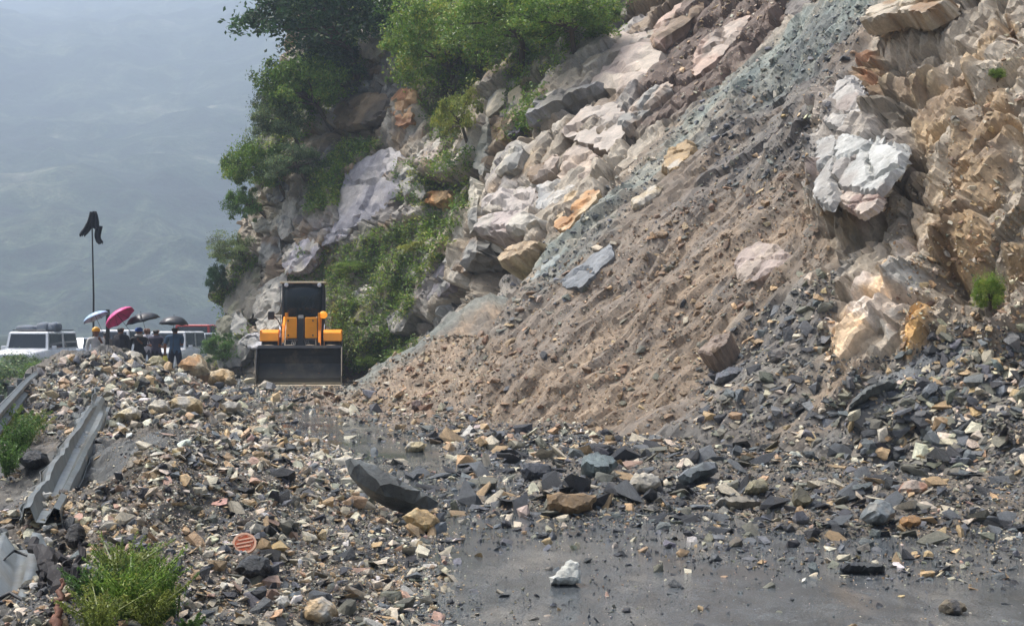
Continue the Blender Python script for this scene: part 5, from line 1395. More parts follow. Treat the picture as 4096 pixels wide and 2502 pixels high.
MB().box(-.25, .25, 3.92, 4.04, 2.1, 2.65, .05).build('backrest', 'black', cab)
MB().tube([(-.0, 3.2, 2.0), (.0, 3.35, 2.3)], .03, 8).build('steering_column', 'black', cab)
sw = MB(); sw.tube([(.17 * math.cos(t), 3.36 + .05 * math.sin(t), 2.33 + .15 * math.sin(t)) for t in np.linspace(0, 2 * math.pi, 17)], .013, 6); sw.build('steering_wheel', 'black', cab)
MB().tube([(.02, 2.86, 2.28), (.32, 2.85, 2.72)], .008, 6).build('wiper', 'black', cab)
for x in (-.67, .67):
    MB().tube([(x, 2.9, 1.75), (x * 1.03, 2.86, 2.3), (x * 1.02, 2.9, 2.92)], .010, 6).build('grab_rail', 'galv', cab)
for x in (-.5, .5):
    MB().lathe([(.03, .06), (.06, .03), (.065, -.02), (.04, -.03)], 'y', 12, (x, 2.84, 2.98)).build('work_light', 'lamp_glass', cab)
for sx in (-1, 1):
    for k in range(3): MB().tube([(sx * (.12 + .05 * k), 1.26, 1.30), (sx * (.16 + .05 * k), 1.12, 1.16), (sx * (.14 + .05 * k), 1.06, 1.0)], .014, 6).build('hydraulic_hose', 'black', LD)
    for z in (1.45, 1.88): MB().lathe([(.025, -.012), (.025, 0), (.01, .006)], 'y', 8, (sx * .36, 1.272, z)).build('bolt', 'black', LD)
    for z in (.55, .85, 1.15): MB().box(sx * .86 - .18, sx * .86 + .18, 3.25, 3.5, z, z + .04, .01).build('cab_step', 'black', LD)
# lamp and mirror stalks
st = MB().tube([(.60, 2.35, 1.62), (.62, 2.3, 1.9), (.64, 2.28, 2.0)], .02, 8).build('lamp_stalk', 'black', LD)
MB().lathe([(.05, .0), (.115, .03), (.12, .10), (.10, .16), (.05, .19)], 'y', 16, (.64, 2.12, 2.06)).build('lamp_housing', 'black', st)
MB().ball((.64, 2.15, 2.06), .125, 1, .62, .9, 16).build('amber_lamp', 'amber', st, True)
st = MB().tube([(-.60, 2.4, 1.62), (-.72, 2.35, 1.9), (-.86, 2.3, 2.05)], .018, 8).build('mirror_stalk', 'black', LD)
MB().box(-1.02, -.82, 2.26, 2.32, 1.92, 2.16, .03).build('mirror', 'black', st)

# ------------------------------------------------------------------ people
def skin_body(name, verts, edges, root_i=0):
    me = bpy.data.meshes.new(name)
    me.from_pydata([v[0] for v in verts], edges, [])
    ob = bpy.data.objects.new(name, me); COL.objects.link(ob)
    md = ob.modifiers.new('skin', 'SKIN'); md.use_smooth_shade = True
    sv = me.skin_vertices[0].data
    for i, v in enumerate(verts):
        r_ = v[1] if hasattr(v[1], '__len__') else (v[1], v[1])
        sv[i].radius = r_; sv[i].use_root = (i == root_i)
    ob.modifiers.new('sub', 'SUBSURF').levels = 1
    dg = bpy.context.evaluated_depsgraph_get()
    out = bpy.data.meshes.new_from_object(ob.evaluated_get(dg))
    bpy.data.objects.remove(ob); bpy.data.meshes.remove(me)
    return out

def cloth(name, c, var=.2): return plain_mat(name, c, .8, 0, var, 9, bump=.25)
SKIN = plain_mat('brown_skin', lin(128, 88, 66), .55, 0, .08, 6)
HAIR = plain_mat('black_hair', lin(28, 25, 24), .6, 0, .2, 30)
SHOE = plain_mat('dark_shoe', lin(42, 38, 36), .6, 0, .2, 9)
EYE = plain_mat('dark_eye', lin(30, 24, 22), .3, 0, .1, 9)

def person(loc, rz, shirt, trouser, label, rhand=(.12, -.26, 1.12), lhand=(-.24, -.04, .80), height=1.70, long_sleeve=False, long_coat=False, sitting=False, hair=True, lean=(0, 0)):
    """one continuous body: hand targets are in the body's own frame, which faces -Y"""
    V, E, Kd = [], [], []
    def add(p, r_, kind, to=None):
        V.append((Vector(p), r_)); Kd.append(kind)
        if to is not None: E.append((to, len(V) - 1))
        return len(V) - 1
    lx, ly = lean
    pel = add((0, 0, .95), (.135, .105), 'trouser'); sp = add((lx * .4, ly * .4, 1.12), (.13, .10), 'shirt', pel); chs = add((lx * .8, ly * .8, 1.32), (.15, .11), 'shirt', sp)
    nk0 = add((lx, ly, 1.44), (.07, .065), 'shirt', chs); nk = add((lx, ly - .01, 1.50), (.052, .055), 'skin', nk0)
    hd = add((lx, ly - .02, 1.58), (.072, .088), 'skin', nk); hd2 = add((lx, ly - .012, 1.655), (.075, .09), 'hair', hd)
    add((lx, ly - .125, 1.585), .016, 'skin', hd)                                   # nose
    for s_ in (-1, 1): add((lx + s_ * .088, ly - .01, 1.59), .016, 'skin', hd)      # ears
    slv = 'shirt' if long_sleeve else 'skin'
    for s_, tgt in ((1, Vector(rhand)), (-1, Vector(lhand))):
        sh = Vector((s_ * .185 + lx, ly, 1.405))
        d = tgt - sh; L1, L2 = .285, .25; Ld = min(d.length, L1 + L2 - .01)
        dn = d.normalized(); a = (L1 ** 2 - L2 ** 2 + Ld ** 2) / (2 * Ld); hgt_ = math.sqrt(max(L1 ** 2 - a ** 2, 0))
        pole = Vector((s_ * .5, .5, -1.0)); pole = (pole - dn * pole.dot(dn)).normalized()
        el = sh + dn * a + pole * hgt_; wr = sh + dn * Ld
        i0 = add(sh, .068, 'shirt', nk0 if False else chs); i1 = add(sh + (el - sh) * .55, .056, 'shirt', i0); i2 = add(el, .045, slv, i1); i3 = add(wr, .03, 'skin', i2)
        fd_ = (wr - el).normalized()
        pm = add(wr + fd_ * .05, (.036, .022), 'skin', i3)
        side = fd_.cross(Vector((0, 0, 1)) if abs(fd_.z) < .9 else Vector((0, 1, 0))).normalized(); nrm = side.cross(fd_)
        for q, (off, ln) in enumerate(((-.027, .062), (-.009, .074), (.009, .07), (.027, .054))):
            b0 = wr + fd_ * .085 + side * off
            j = add(b0, .0105, 'skin', pm); j = add(b0 + fd_ * ln * .5 + nrm * .012, .0095, 'skin', j); add(b0 + fd_ * ln * .75 + nrm * .04, .008, 'skin', j)
        tb = wr + fd_ * .035 + side * .04
        j = add(tb, .011, 'skin', pm); add(tb + fd_ * .035 + side * .012 + nrm * .02, .0095, 'skin', j)
    for s_ in (-1, 1):
        if sitting:
            hp = add((s_ * .09, 0, .93), .09, 'trouser', pel); kn = add((s_ * .14, -.42, .95), .065, 'trouser', hp); an = add((s_ * .14, -.46, .52), .045, 'trouser', kn); add((s_ * .14, -.62, .48), .035, 'shoe', an)
        else:
            hp = add((s_ * .095, 0, .89), .092, 'trouser', pel); th = add((s_ * .105, -.01, .68), .08, 'trouser', hp); kn = add((s_ * .11, -.01, .48), .06, 'trouser', th); cf = add((s_ * .112, .015, .33), .056, 'trouser', kn)
            an = add((s_ * .115, .02, .09), .042, 'trouser', cf); hl = add((s_ * .115, .04, .045), .038, 'shoe', an); add((s_ * .13, -.13, .035), (.042, .03), 'shoe', hl)
    me = skin_body('person', V, E, pel)
    kinds = ['skin', 'shirt', 'trouser', 'shoe', 'hair']
    for mt in (SKIN, shirt, trouser, SHOE, HAIR if hair else SKIN): me.materials.append(mt)
    seg = [(V[a][0], V[b][0], Kd[b], Kd[a]) for a, b in E]
    mi = np.zeros(len(me.polygons), np.int32)
    A = np.array([list(s_[0]) for s_ in seg]); Bv = np.array([list(s_[1]) for s_ in seg])
    for f in me.polygons:
        c = np.array(f.center)
        ab = Bv - A; t = np.clip(((c - A) * ab).sum(1) / ((ab ** 2).sum(1) + 1e-9), 0, 1)
        dd = ((A + ab * t[:, None] - c) ** 2).sum(1); i = int(np.argmin(dd))
        k = seg[i][2] if t[i] > .5 else seg[i][3]
        if k == 'trouser' and c[2] > .94 and not sitting: k = 'shirt'
        if k == 'hair' and c[1] < ly - .06 and c[2] < 1.69: k = 'skin'
        if k == 'skin' and c[2] > 1.53 and c[1] > ly + .035 and abs(c[0] - lx) < .2: k = 'hair'
        mi[f.index] = kinds.index(k)
    me.polygons.foreach_set('material_index', mi)
    me.polygons.foreach_set('use_smooth', np.ones(len(me.polygons), bool))
    o = link('person', me)
    o.location = loc; o.rotation_euler = (0, 0, rz); sc = height / 1.74; o.scale = (sc * 1.16, sc * 1.12, sc)
    tag(o, label, 'person')
    for s_ in (-1, 1): MB().ball((lx + s_ * .033, ly - .098, 1.605), .011, 1, .6, .7, 8).build('eye', EYE, o, True)
    if long_coat:
        prof = [(.20, 1.42), (.205, 1.25), (.20, 1.05), (.23, .8), (.26, .5), (.29, .28)]
        rows = [[(r_ * (1.0 + .05 * math.sin(9 * t + r_ * 20)) * math.cos(t), .78 * r_ * (1 + .05 * math.sin(11 * t)) * math.sin(t), z) for t in np.linspace(0, 2 * math.pi, 40)] for r_, z in prof]
        MB().shell(rows, .008).build('long_coat', shirt, o, True)
    return o

def umbrella(top, tilt_axis, radius, depth, mat, label, hand, canopy_mat2=None):
    """canopy centre at top, the shaft running along the tilt axis down to the hand"""
    ax = Vector(tilt_axis).normalized(); q = ax.to_track_quat('Z', 'Y')
    u = empty('umbrella', Vector(top)); u.rotation_mode = 'QUATERNION'; u.rotation_quaternion = q
    tag(u, label, 'umbrella')
    rows = []
    for i in range(9):
        t = i / 8
        row = []
        for k in range(49):
            a = 2 * math.pi * k / 48; g = abs(math.sin(4 * a))       # between ribs the cloth sags and the hem curves in
            r_ = radius * math.sin(t * 1.35) / math.sin(1.35) * (1 - .06 * g * t)
            z = depth * (math.cos(t * 1.35) - math.cos(1.35)) / (1 - math.cos(1.35)) - depth + .03 * g * t * radius
            row.append((r_ * math.cos(a), r_ * math.sin(a), z))
        rows.append(row)
    MB().shell(rows, .004).build('canopy', mat, u, True)
    for k in range(8):
        a = math.pi / 4 * k
        MB().tube([(radius * math.sin(t * 1.35) / math.sin(1.35) * .985 * math.cos(a), radius * math.sin(t * 1.35) / math.sin(1.35) * .985 * math.sin(a), depth * (math.cos(t * 1.35) - math.cos(1.35)) / (1 - math.cos(1.35)) - depth - .008) for t in (0.05, .3, .55, .8, 1)], .004, 5).build('rib', 'black', u)
    L = (Vector(top) - Vector(hand)).length if hand is not None else .75
    MB().tube([(0, 0, .05), (0, 0, -L)], .008, 8).build('shaft', 'black', u)
    MB().tube([(0, 0, -L + .06), (0, 0, -L - .08), (.02, 0, -L - .12), (.05, 0, -L - .12), (.065, 0, -L - .09)], .014, 8).build('handle', 'black', u)
    return u
FARZ = lambda y: float(road_drop(np.array([y]))[0])
PPL = [  # u, D, turn, shirt, trouser, label, keywords
 (96, 43.0, .5, cloth('pale_jacket', lin(196, 196, 190)), cloth('grey_trouser', lin(92, 92, 96)), 'person in yellow helmet and pale jacket under the light blue umbrella', dict(long_sleeve=True, rhand=(.06, -.30, 1.35), height=1.66)),
 (105.5, 43.6, 2.7, cloth('mottled_jacket', lin(112, 106, 96), .55), cloth('mottled_trouser', lin(92, 88, 78), .5), 'person in mottled grey jacket between blue and pink umbrellas', dict(long_sleeve=True, rhand=(.22, -.12, .95), height=1.62)),
 (120.5, 42.3, 2.9, cloth('black_coat', lin(44, 44, 48), .35), cloth('black_trouser', lin(36, 36, 40)), 'person in long black coat hidden behind the pink umbrella', dict(long_sleeve=True, long_coat=True, rhand=(.02, -.26, 1.30), height=1.76)),
 (139, 42.8, .2, cloth('black_jacket', lin(40, 40, 46)), cloth('black_trousers', lin(34, 34, 40)), 'person in blue cap and black jacket under the big black umbrella', dict(long_sleeve=True, rhand=(.04, -.28, 1.30), height=1.68)),
 (147, 44.2, .1, cloth('white_shirt', lin(206, 204, 206)), cloth('grey_trousers', lin(80, 80, 88)), 'person in white shirt standing behind blue cap and purple shirt', dict(height=1.74, hair=False)),
 (156, 43.2, 3.0, cloth('purple_shirt', lin(74, 70, 88)), cloth('dark_trouser', lin(44, 42, 52)), 'bareheaded person in dark purple shirt with folded arms', dict(rhand=(-.10, -.22, 1.10), lhand=(.12, -.24, 1.13), height=1.70)),
 (175, 42.0, 3.15, cloth('blue_tee', lin(58, 86, 112)), cloth('navy_trouser', lin(34, 40, 54)), 'person in blue T-shirt seen from behind under the small black umbrella', dict(lhand=(-.03, -.24, 1.32), rhand=(.27, -.06, .88), height=1.76)),
]
POBJ = []
for u, D, rz, sh, tr, lab, kw in PPL:
    POBJ.append(person((px(u, 0, D).x, D, FARZ(D)), rz, sh, tr, lab, **kw))
def hand_world(o, p): return Matrix.LocRotScale(o.location, o.rotation_euler, o.scale) @ Vector(p)
M['umb_blue'] = plain_mat('light_blue_print', lin(176, 204, 232), .5, 0, .35, 7)
M['umb_pink'] = plain_mat('pink_nylon', lin(244, 84, 152), .45, 0, .2, 4)
M['umb_black'] = plain_mat('black_nylon', lin(46, 48, 52), .38, 0, .25, 4)
umbrella(px(94, 312.5, 42.6), (-.42, .05, .9), .42, .17, 'umb_blue', 'light blue patterned umbrella tilted over the yellow helmet', hand_world(POBJ[0], (.06, -.30, 1.35)))
umbrella(px(116, 312, 41.9), (-.62, .15, .77), .50, .22, 'umb_pink', 'pink umbrella tilted beside the long black coat', hand_world(POBJ[2], (.02, -.26, 1.30)))
umbrella(px(141, 312.5, 42.4), (-.24, -.05, .97), .52, .27, 'umb_black', 'big black umbrella over the blue cap', hand_world(POBJ[3], (.04, -.28, 1.30)))
umbrella(px(174, 315.5, 41.7), (.02, .05, 1), .44, .26, 'umb_black', 'small domed black umbrella over the blue T-shirt', hand_world(POBJ[6], (-.03, -.24, 1.32)))
# headwear and a bag
def on_head(o, mb_fn, nm, mat): x = mb_fn().build(nm, mat, o, True); return x
hel = POBJ[0]
MB().lathe([(.118, 1.63), (.116, 1.68), (.095, 1.74), (.05, 1.775), (.01, 1.785)], 'z', 20).build('helmet', plain_mat('yellow_helmet', lin(238, 180, 40), .35, 0, .08), hel, True)
MB().prism([(-.10, -.09), (.10, -.09), (.08, -.16), (0, -.18), (-.08, -.16)], 'z', 1.635, 1.648).build('helmet_brim', plain_mat('yellow_brim', lin(232, 170, 36), .35, 0, .08), hel)
cp = POBJ[3]
BLUE = plain_mat('blue_cap', lin(48, 104, 196), .6, 0, .15)
MB().lathe([(.105, 1.62), (.106, 1.67), (.085, 1.72), (.04, 1.745), (.005, 1.75)], 'z', 18).build('cap', BLUE, cp, True)
MB().prism([(-.08, -.09), (.08, -.09), (.06, -.17), (0, -.185), (-.06, -.17)], 'z', 1.622, 1.634).build('cap_peak', BLUE, cp)
MB().lathe([(.10, 1.45), (.115, 1.49), (.10, 1.53)], 'z', 16).build('scarf', plain_mat('white_scarf', lin(216, 212, 208), .8, 0, .2, 20), cp, True)
bag_at = hand_world(POBJ[6], (.27, -.08, .84))
bag = MB().shell([[(.16 * math.cos(t) * w_, .07 * math.sin(t) * w_, z) for t in np.linspace(0, 2 * math.pi, 20)] for z, w_ in ((0, .25), (-.08, .5), (-.2, .75), (-.42, .8), (-.56, .7), (-.6, .3))], .004).build('carrier_bag', plain_mat('yellow_plastic', lin(236, 220, 90), .4, 0, .15, 8), None, True)
bag.location = bag_at + Vector((0.0, 0, 0.0)); tag(bag, 'long yellow plastic bag held by the person in blue', 'bag')
# driver in the loader cab
person((-6.41, 43.70, 1.22), 0.2, cloth('driver_shirt', lin(70, 80, 92)), cloth('driver_trouser', lin(40, 40, 44)), 'driver sitting behind the dark glass of the loader cab', rhand=(.10, -.42, 1.15), lhand=(-.10, -.42, 1.15), height=1.62, sitting=True).scale = (.88, .88, .88)

# ------------------------------------------------------------------ vehicles
def car(loc, rz, paint, label, name='car', L=4.2, W_=1.75, Hh=1.5, hood=.95, hoodlen=1.1, rear=.2, boxy=.1, cat='car', wheel_r=.32, clear=.22, rails=False):
    c = empty(name, loc, rz); tag(c, label, cat, 'vehicles waiting behind the slide')
    w = W_ / 2
    # lower body in cross sections along the length; the front faces -Y
    secs = [(-L / 2, .78, clear + .12, hood - .16), (-L / 2 + .06, .92, clear + .02, hood - .08), (-L / 2 + .35, 1.0, clear, hood - .01), (-L / 2 + hoodlen, 1.0, clear, hood + .05), (0, 1.0, clear, hood + .06),
            (L / 2 - .4, 1.0, clear, hood + .06), (L / 2 - .05, .93, clear + .04, hood), (L / 2, .84, clear + .15, hood - .1)]
    rows = []
    for y, k, z0, z1 in secs:
        ww = w * k; zm = z0 + (z1 - z0) * .55
        rows.append([(-ww * .9, y, z0), (-ww, y, z0 + .1), (-ww, y, zm), (-ww * .97, y, z1 - .06), (-ww * .88, y, z1), (0, y, z1 + .02), (ww * .88, y, z1), (ww * .97, y, z1 - .06), (ww, y, zm), (ww, y, z0 + .1), (ww * .9, y, z0), (0, y, z0), (-ww * .9, y, z0)])
    b = MB().shell(rows)
    for ring in (rows[0], rows[-1]): 
        vs = [b.bm.verts.new(p) for p in ring[:-1]]; b.bm.faces.new(vs)
    body = b.build('body', paint, c, True)
    # greenhouse
    y0, y1 = -L / 2 + hoodlen - .05, L / 2 - rear
    t0, t1 = y0 + .62 * (1 - boxy), y1 - .30 * (1 - boxy)
    zb, zt = hood + .03, Hh
    gw, tw = w * .93, w * (.74 + .15 * boxy)
    lo = [(-gw, y0), (gw, y0), (gw, y1), (-gw, y1)]; hi = [(-tw, t0), (tw, t0), (tw, t1), (-tw, t1)]
    m = MB(); vs = [m.bm.verts.new((x, y, zb)) for x, y in lo] + [m.bm.verts.new((x, y, zt - .04)) for x, y in hi] + [m.bm.verts.new((x * .9, y + (.06 if i < 2 else -.06), zt)) for i, (x, y) in enumerate(hi)]
    for a in (0, 4):
        for i in range(4): m.bm.faces.new((vs[a + i], vs[a + (i + 1) % 4], vs[a + 4 + (i + 1) % 4], vs[a + 4 + i]))
    m.bm.faces.new(vs[8:12])
    roof = m.build('cabin', paint, c)
    def pane(nm, A, B, k0=.10, k1=.93, ins=.08, out=.012):
        a0, a1 = Vector((*A[0], zb)), Vector((*A[1], zb)); b0, b1 = Vector((*B[0], zt - .04)), Vector((*B[1], zt - .04))
        def q(s_, t): lo_ = a0.lerp(a1, s_); hi_ = b0.lerp(b1, s_); return lo_.lerp(hi_, t)
        n = (a1 - a0).cross(b0 - a0).normalized()
        pts = [q(ins, k0), q(1 - ins, k0), q(1 - ins, k1), q(ins, k1)]
        mm = MB(); mm.shell([[p + n * out for p in pts[:2]], [pts[3] + n * out, pts[2] + n * out]], .006); mm.build(nm, 'car_glass', roof)
    pane('windscreen', (lo[0], lo[1]), (hi[0], hi[1]), .08, .92, .06)
    pane('rear_window', (lo[2], lo[3]), (hi[2], hi[3]), .2, .9, .1)
    for A, B in (((lo[1], lo[2]), (hi[1], hi[2])), ((lo[3], lo[0]), (hi[3], hi[0]))):
        mid0 = tuple(np.array(A[0]) * .5 + np.array(A[1]) * .5); mid1 = tuple(np.array(B[0]) * .5 + np.array(B[1]) * .5)
        pane('side_window', (A[0], mid0), (B[0], mid1)); pane('side_window', (mid0, A[1]), (mid1, B[1]))
    for sx in (-1, 1):
        for y in (-L / 2 + .82, L / 2 - .8):
            wheel(c, sx * (w - .12), y, wheel_r, .2, 'rubber', 'silver', lug=0)
        MB().ball((sx * w * .66, -L / 2 + .08, hood - .24), .12, 1.3, .5, .75, 12).build('headlight', 'lamp_glass', body, True)
        MB().box(sx * (w + .10) - .09, sx * (w + .10) + .09, -L / 2 + hoodlen + .1, -L / 2 + hoodlen + .2, hood + .02, hood + .17, .03).build('mirror', paint, body)
    MB().box(-w * .45, w * .45, -L / 2 - .015, -L / 2 + .05, hood - .32, hood - .18, .02).build('grille', 'black', body)
    MB().box(-w * .86, w * .86, -L / 2 - .05, -L / 2 + .1, clear + .06, clear + .26, .04).build('bumper', paint, body)
    MB().box(-.24, .24, -L / 2 - .06, -L / 2 - .045, clear + .12, clear + .23).build('number_plate', 'white', body)
    if rails:
        for sx in (-1, 1): MB().tube([(sx * tw * .85, t0 + .1, zt + .06), (sx * tw * .85, t1, zt + .06)], .02, 6).build('roof_rail', 'black', roof)
        for y in np.linspace(t0 + .2, t1 - .1, 4): MB().tube([(-tw * .85, y, zt + .06), (tw * .85, y, zt + .06)], .014, 6).build('rack_bar', 'black', roof)
    return c
def at_road(u, D): return Vector((px(u, 0, D).x, D, FARZ(D) - .02))
j = car(at_road(37, 54), R(-4), 'white', 'white jeep with luggage piled on its roof rack', 'jeep', 4.3, 1.78, 1.78, 1.08, 1.25, .08, .75, 'jeep', .36, .28, True)
for k, (dx, dz, s_, mt, lab) in enumerate([(-.45, 1.88, (.40, .5, .13), 'canvas', 'flat grey bundle on the jeep roof'), (.20, 1.92, (.24, .45, .20), 'canvas', 'round grey sack on the jeep roof'), (.60, 1.93, (.20, .42, .19), 'canvas', 'round sack at the end of the jeep roof')]):
    p0 = j.location + Vector((dx, .3, dz))
    b = MB().ball((0, 0, 0), 1.0, 1, 1, 1, 14)
    for v in b.bm.verts:
        c_ = v.co; kx = .6
        v.co = Vector((math.copysign(abs(c_.x) ** kx, c_.x) * s_[0], math.copysign(abs(c_.y) ** kx, c_.y) * s_[1], math.copysign(abs(c_.z) ** .8, c_.z) * s_[2] * (1 + .12 * math.sin(7 * c_.x + k) * math.cos(5 * c_.y))))
    o = b.build('luggage_bundle', mt, None, True); o.location = p0 + Vector((0, 0, .02)); tag(o, lab, 'luggage', 'luggage on the jeep')
    rp_ = MB().tube([(s_[0] * 1.0 * math.cos(t), 0, s_[2] * 1.04 * math.sin(t)) for t in np.linspace(0, math.pi, 9)], .012, 5).build('tie_rope', 'pale_canvas', o)
car(at_road(74.5, 70), R(-2), 'silver', 'pale silver car beside the loaded jeep', 'car', 4.0, 1.66, 1.46, .92, 1.0, .25, .1)
car(at_road(122, 64), R(-3), 'white', 'white van mostly hidden behind the long black coat', 'van', 4.3, 1.7, 1.86, 1.05, .75, .05, .7, 'van')
car(at_road(174, 60), R(-4), 'white', 'white jeep right behind the blue T-shirt', 'jeep', 4.2, 1.74, 1.80, 1.05, 1.15, .08, .75, 'jeep', .35, .27)
car(at_road(196, 63), R(-6), 'silver', 'pale pickup next to the cliff corner', 'pickup', 4.6, 1.72, 1.72, 1.02, 1.2, .9, .5, 'pickup')
car(at_road(203, 72), R(-6), 'red', 'red van half hidden behind the cliff corner', 'van', 4.6, 2.0, 2.12, 1.2, .6, .05, .85, 'van')

# ------------------------------------------------------------------ flag, posts, rails
FP = px(93, 352, 46.5); FP.z = FARZ(46.5)
fl = empty('flagpole', FP); tag(fl, 'thin pole with a limp black flag rising above the umbrellas', 'flag')
ztop = px(93, 212, 46.5).z - FP.z
MB().tube([(0, 0, -.2), (.02, 0, ztop * .5), (-.04, 0, ztop)], [.035, .03, .02], 8).build('pole', 'black', fl)
CL = plain_mat('black_flag_cloth', lin(30, 31, 38), .75, 0, .25, 10, bump=.3)
def lobe(p0, p1, w0, w1, fold, ph):
    rows = []
    for i in range(10):
        t = i / 9; c = Vector(p0).lerp(Vector(p1), t) + Vector((.04 * math.sin(5 * t + ph), 0, -.10 * math.sin(math.pi * t)))
        w_ = (w0 + (w1 - w0) * min(1, t * 2.2)) * (1 - .35 * max(0, t - .75) * 4)
        rows.append([c + Vector(((k / 8 - .5) * w_, fold * math.sin(k * 1.7 + ph + 2 * t), .05 * math.sin(k * 2.1 + ph) * t)) for k in range(9)])
    return rows
fc = MB(); fc.shell(lobe((-.06, 0, ztop + .02), (-.34, 0, ztop - .78), .10, .26, .06, 0), .006)
fc.shell(lobe((.0, 0, ztop + .04), (.16, 0, ztop - .55), .12, .30, .07, 1.3), .006)
fc.shell(lobe((.16, .02, ztop - .45), (.23, .02, ztop - 1.02), .26, .22, .06, 2.3), .006)
fc.build('flag', CL, fl, True)
p = px(107.8, 340, 43.5); pst = MB().box(-.05, .05, -.05, .05, -.1, px(107.8, 309, 43.5).z, .01).build('post', 'black'); pst.location = (p.x, p.y, 0); tag(pst, 'dark square post between the blue and pink umbrellas', 'post')

PROF = [(-.156, .02), (-.150, 0), (-.118, .075), (-.078, .083), (-.03, .01), (.03, .01), (.078, .083), (.118, .075), (.150, 0), (.156, .02)]
def w_beam(stations, wob=0.0, seed=0, n=40, deep=1.0):
    """stations: (centre, across, out); corrugated sheet run along them"""
    r = np.random.default_rng(seed)
    S_ = [tuple(np.array(list(x), float) for x in s_) for s_ in stations]
    rows = []
    for i in range(n):
        t = i / (n - 1) * (len(S_) - 1); k = min(int(t), len(S_) - 2); f = t - k; f2 = f * f * (3 - 2 * f)
        c = S_[k][0] * (1 - f) + S_[k + 1][0] * f; a = S_[k][1] * (1 - f2) + S_[k + 1][1] * f2; o = S_[k][2] * (1 - f2) + S_[k + 1][2] * f2
        a /= np.linalg.norm(a); o = o - a * (a @ o); o /= np.linalg.norm(o)
        cr = wob * math.sin(i * .9 + seed) * .5 + wob * r.normal() * .35
        rows.append([tuple(c + a * (p_[0] * (1 + (cr * (2.2 if p_[0] < -.13 else 1.0) if p_[0] < 0 else cr * .3))) + o * (p_[1] * deep * (1 - .6 * abs(cr)) + (cr * .12 if p_[0] < -.05 else 0))) for p_ in PROF])
    return MB().shell(rows, .004)
def gp(u, v, D): g_ = ground_hit(u, v); return px(u, v, min(D, g_.y - .42) if g_ else D)
br = w_beam([(gp(40, 524, 10.2), (1, .25, -.12), (-.1, -.5, 1)), (gp(57, 492, 11.6), (1, .25, -.15), (-.1, -.5, 1)), (gp(74, 456, 13.6), (1, .3, -.25), (-.2, -.6, .9)), (gp(90, 424, 16.6), (1, .3, -.55), (-.4, -.7, .6)), (gp(104, 397, 20.6), (.75, .2, -.9), (-.5, -.6, .5))], .13, 4, 34, 1.8)
br = br.build('guardrail', 'galv'); tag(br, 'bent and crumpled guardrail beam lying on the heap', 'guardrail')
far_st = [(Vector((-11.25, 33.6, .60)), (0, 0, -1), (.95, .3, 0)), (Vector((-8.7, 25, .60)), (0, 0, -1), (.95, .3, 0)), (Vector((-5.6, 15, .58)), (0, 0, -1), (.95, .3, 0))]
fr = empty('guardrail', (-11.25, 33.6, 0)); tag(fr, 'straight guardrail still standing along the outer edge', 'guardrail')
bm_ = w_beam([(Vector(c) - Vector((-11.25, 33.6, 0)), a, o) for c, a, o in far_st], 0.02, 2, 24).build('beam', 'galv', fr)
for t in np.linspace(0.02, .98, 7):
    x, y = np.interp(t, [0, 1], [-11.25, -5.6]), np.interp(t, [0, 1], [33.6, 15])
    MB().box(-.05, .05, -.05, .05, -.5, .78, .01).build('post', 'galv', fr).location = (x + 11.25 - .10, y - 33.6, 0)
nr = w_beam([(px(22, 552, 8.2), (1, .2, .05), (0, -.6, 1)), (px(18, 585, 7.5), (1, .15, .1), (0, -.7, .9)), (px(10, 618, 6.9), (1, .1, .15), (.05, -.8, .8)), (px(-4, 655, 6.3), (1, .0, .2), (.1, -.9, .6))], .03, 9, 40, 1.7)
nr = nr.build('guardrail', 'galv', None, True); tag(nr, 'grey rail end with a black cable looped over it at the verge', 'guardrail')
cb = MB().tube([px(-4, 600, 6.75), px(10, 592, 6.8), px(24, 600, 6.75), px(30, 618, 6.6), px(26, 640, 6.4), px(8, 655, 6.2)], .010, 8).build('cable', 'black', None, True); tag(cb, 'black cable looped over the grey rail end', 'cable')
cb = MB().tube([px(0, 562, 7.6), px(14, 550, 7.9), px(30, 556, 7.8), px(38, 584, 7.3), px(42, 600, 7.2)], .008, 8).build('cable', 'black', None, True); tag(cb, 'thin black cable hanging behind the rail end', 'cable')

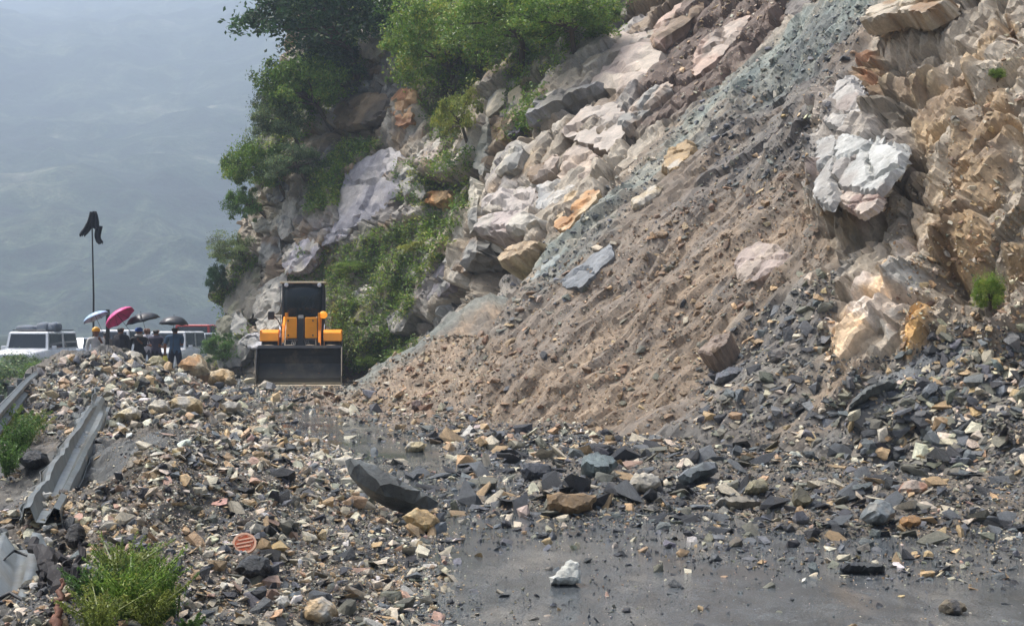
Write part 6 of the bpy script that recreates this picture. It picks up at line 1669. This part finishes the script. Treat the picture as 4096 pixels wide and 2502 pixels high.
# charred root and broken branch on the verge
KD = ground_hit(66, 622).y / 7.75
def vx(u, v, D): return px(u, v, D * KD)
rt = empty('charred_root', vx(70, 640, 7.9)); tag(rt, 'charred black root with broken limbs beside the rail end', 'root')
o0 = rt.location
def gnarl(path, rad, amt=.012):
    P_ = np.array([list(Vector(p_)) for p_ in path]); t = np.linspace(0, len(P_) - 1, 5 * len(P_)); o_ = np.stack([np.interp(t, range(len(P_)), P_[:, k]) for k in range(3)], 1)
    o_[1:] += rng.normal(0, amt, (len(t) - 1, 3)); r_ = np.interp(t, range(len(P_)), rad) * rng.uniform(.75, 1.3, len(t))
    return [Vector(q) for q in o_], list(r_)
def limb(nm, mat, path, rad):
    a_, r_ = gnarl([Vector(p_) - o0 for p_ in path], rad); MB().tube(a_, r_, 7).build(nm, mat, rt)
limb('trunk', 'charred', [vx(70, 650, 7.9), vx(68, 612, 8.0), vx(62, 585, 8.2), vx(50, 562, 8.5), vx(34, 542, 9.0)], [.04, .035, .04, .045, .02])
limb('limb', 'charred', [vx(69, 608, 8.0), vx(74, 584, 8.1), vx(80, 560, 8.3), vx(85, 540, 8.5)], [.03, .024, .018, .010])
limb('limb', 'charred', [vx(62, 585, 8.2), vx(66, 562, 8.4), vx(62, 545, 8.6)], [.03, .022, .015])
limb('limb', 'charred', [vx(50, 562, 8.5), vx(42, 575, 8.3), vx(40, 596, 8.1)], [.03, .018, .01])
limb('limb', 'charred', [vx(66, 596, 8.1), vx(56, 600, 8.0), vx(48, 612, 7.8)], [.03, .02, .012])
bb = MB().tube(*gnarl([vx(61, 578, 7.9), vx(60, 600, 7.8), vx(56, 618, 7.7), vx(58, 640, 7.6)], [.008, .015, .018, .02], .006), 7).build('broken_branch', 'broken_wood', None, True); tag(bb, 'reddish broken branch leaning on the charred root', 'branch')
# round orange reflector
_g = ground_hit(244.5, 549); rf = empty('round_reflector', px(244.5, 543, _g.y - .05)); tag(rf, 'round orange reflector with pale stripes lying on the heap', 'reflector')
rf.rotation_euler = (R(52), R(6), R(8))
MB().lathe([(.001, .012), (.060, .012), (.066, .006), (.066, -.01), (.001, -.01)], 'z', 28).build('disc', 'reflector', rf)
MB().lathe([(.066, -.012), (.073, -.012), (.073, .012), (.066, .012)], 'z', 28).build('rim', 'pale_plastic', rf)
for k in (-1, 0, 1): MB().box(-.052 + abs(k) * .010, .052 - abs(k) * .010, -.005, .005, .0125, .0145, 0, Matrix.Rotation(R(18), 3, 'Z'), (0, k * .026, 0)).build('stripe', 'pale_plastic', rf)
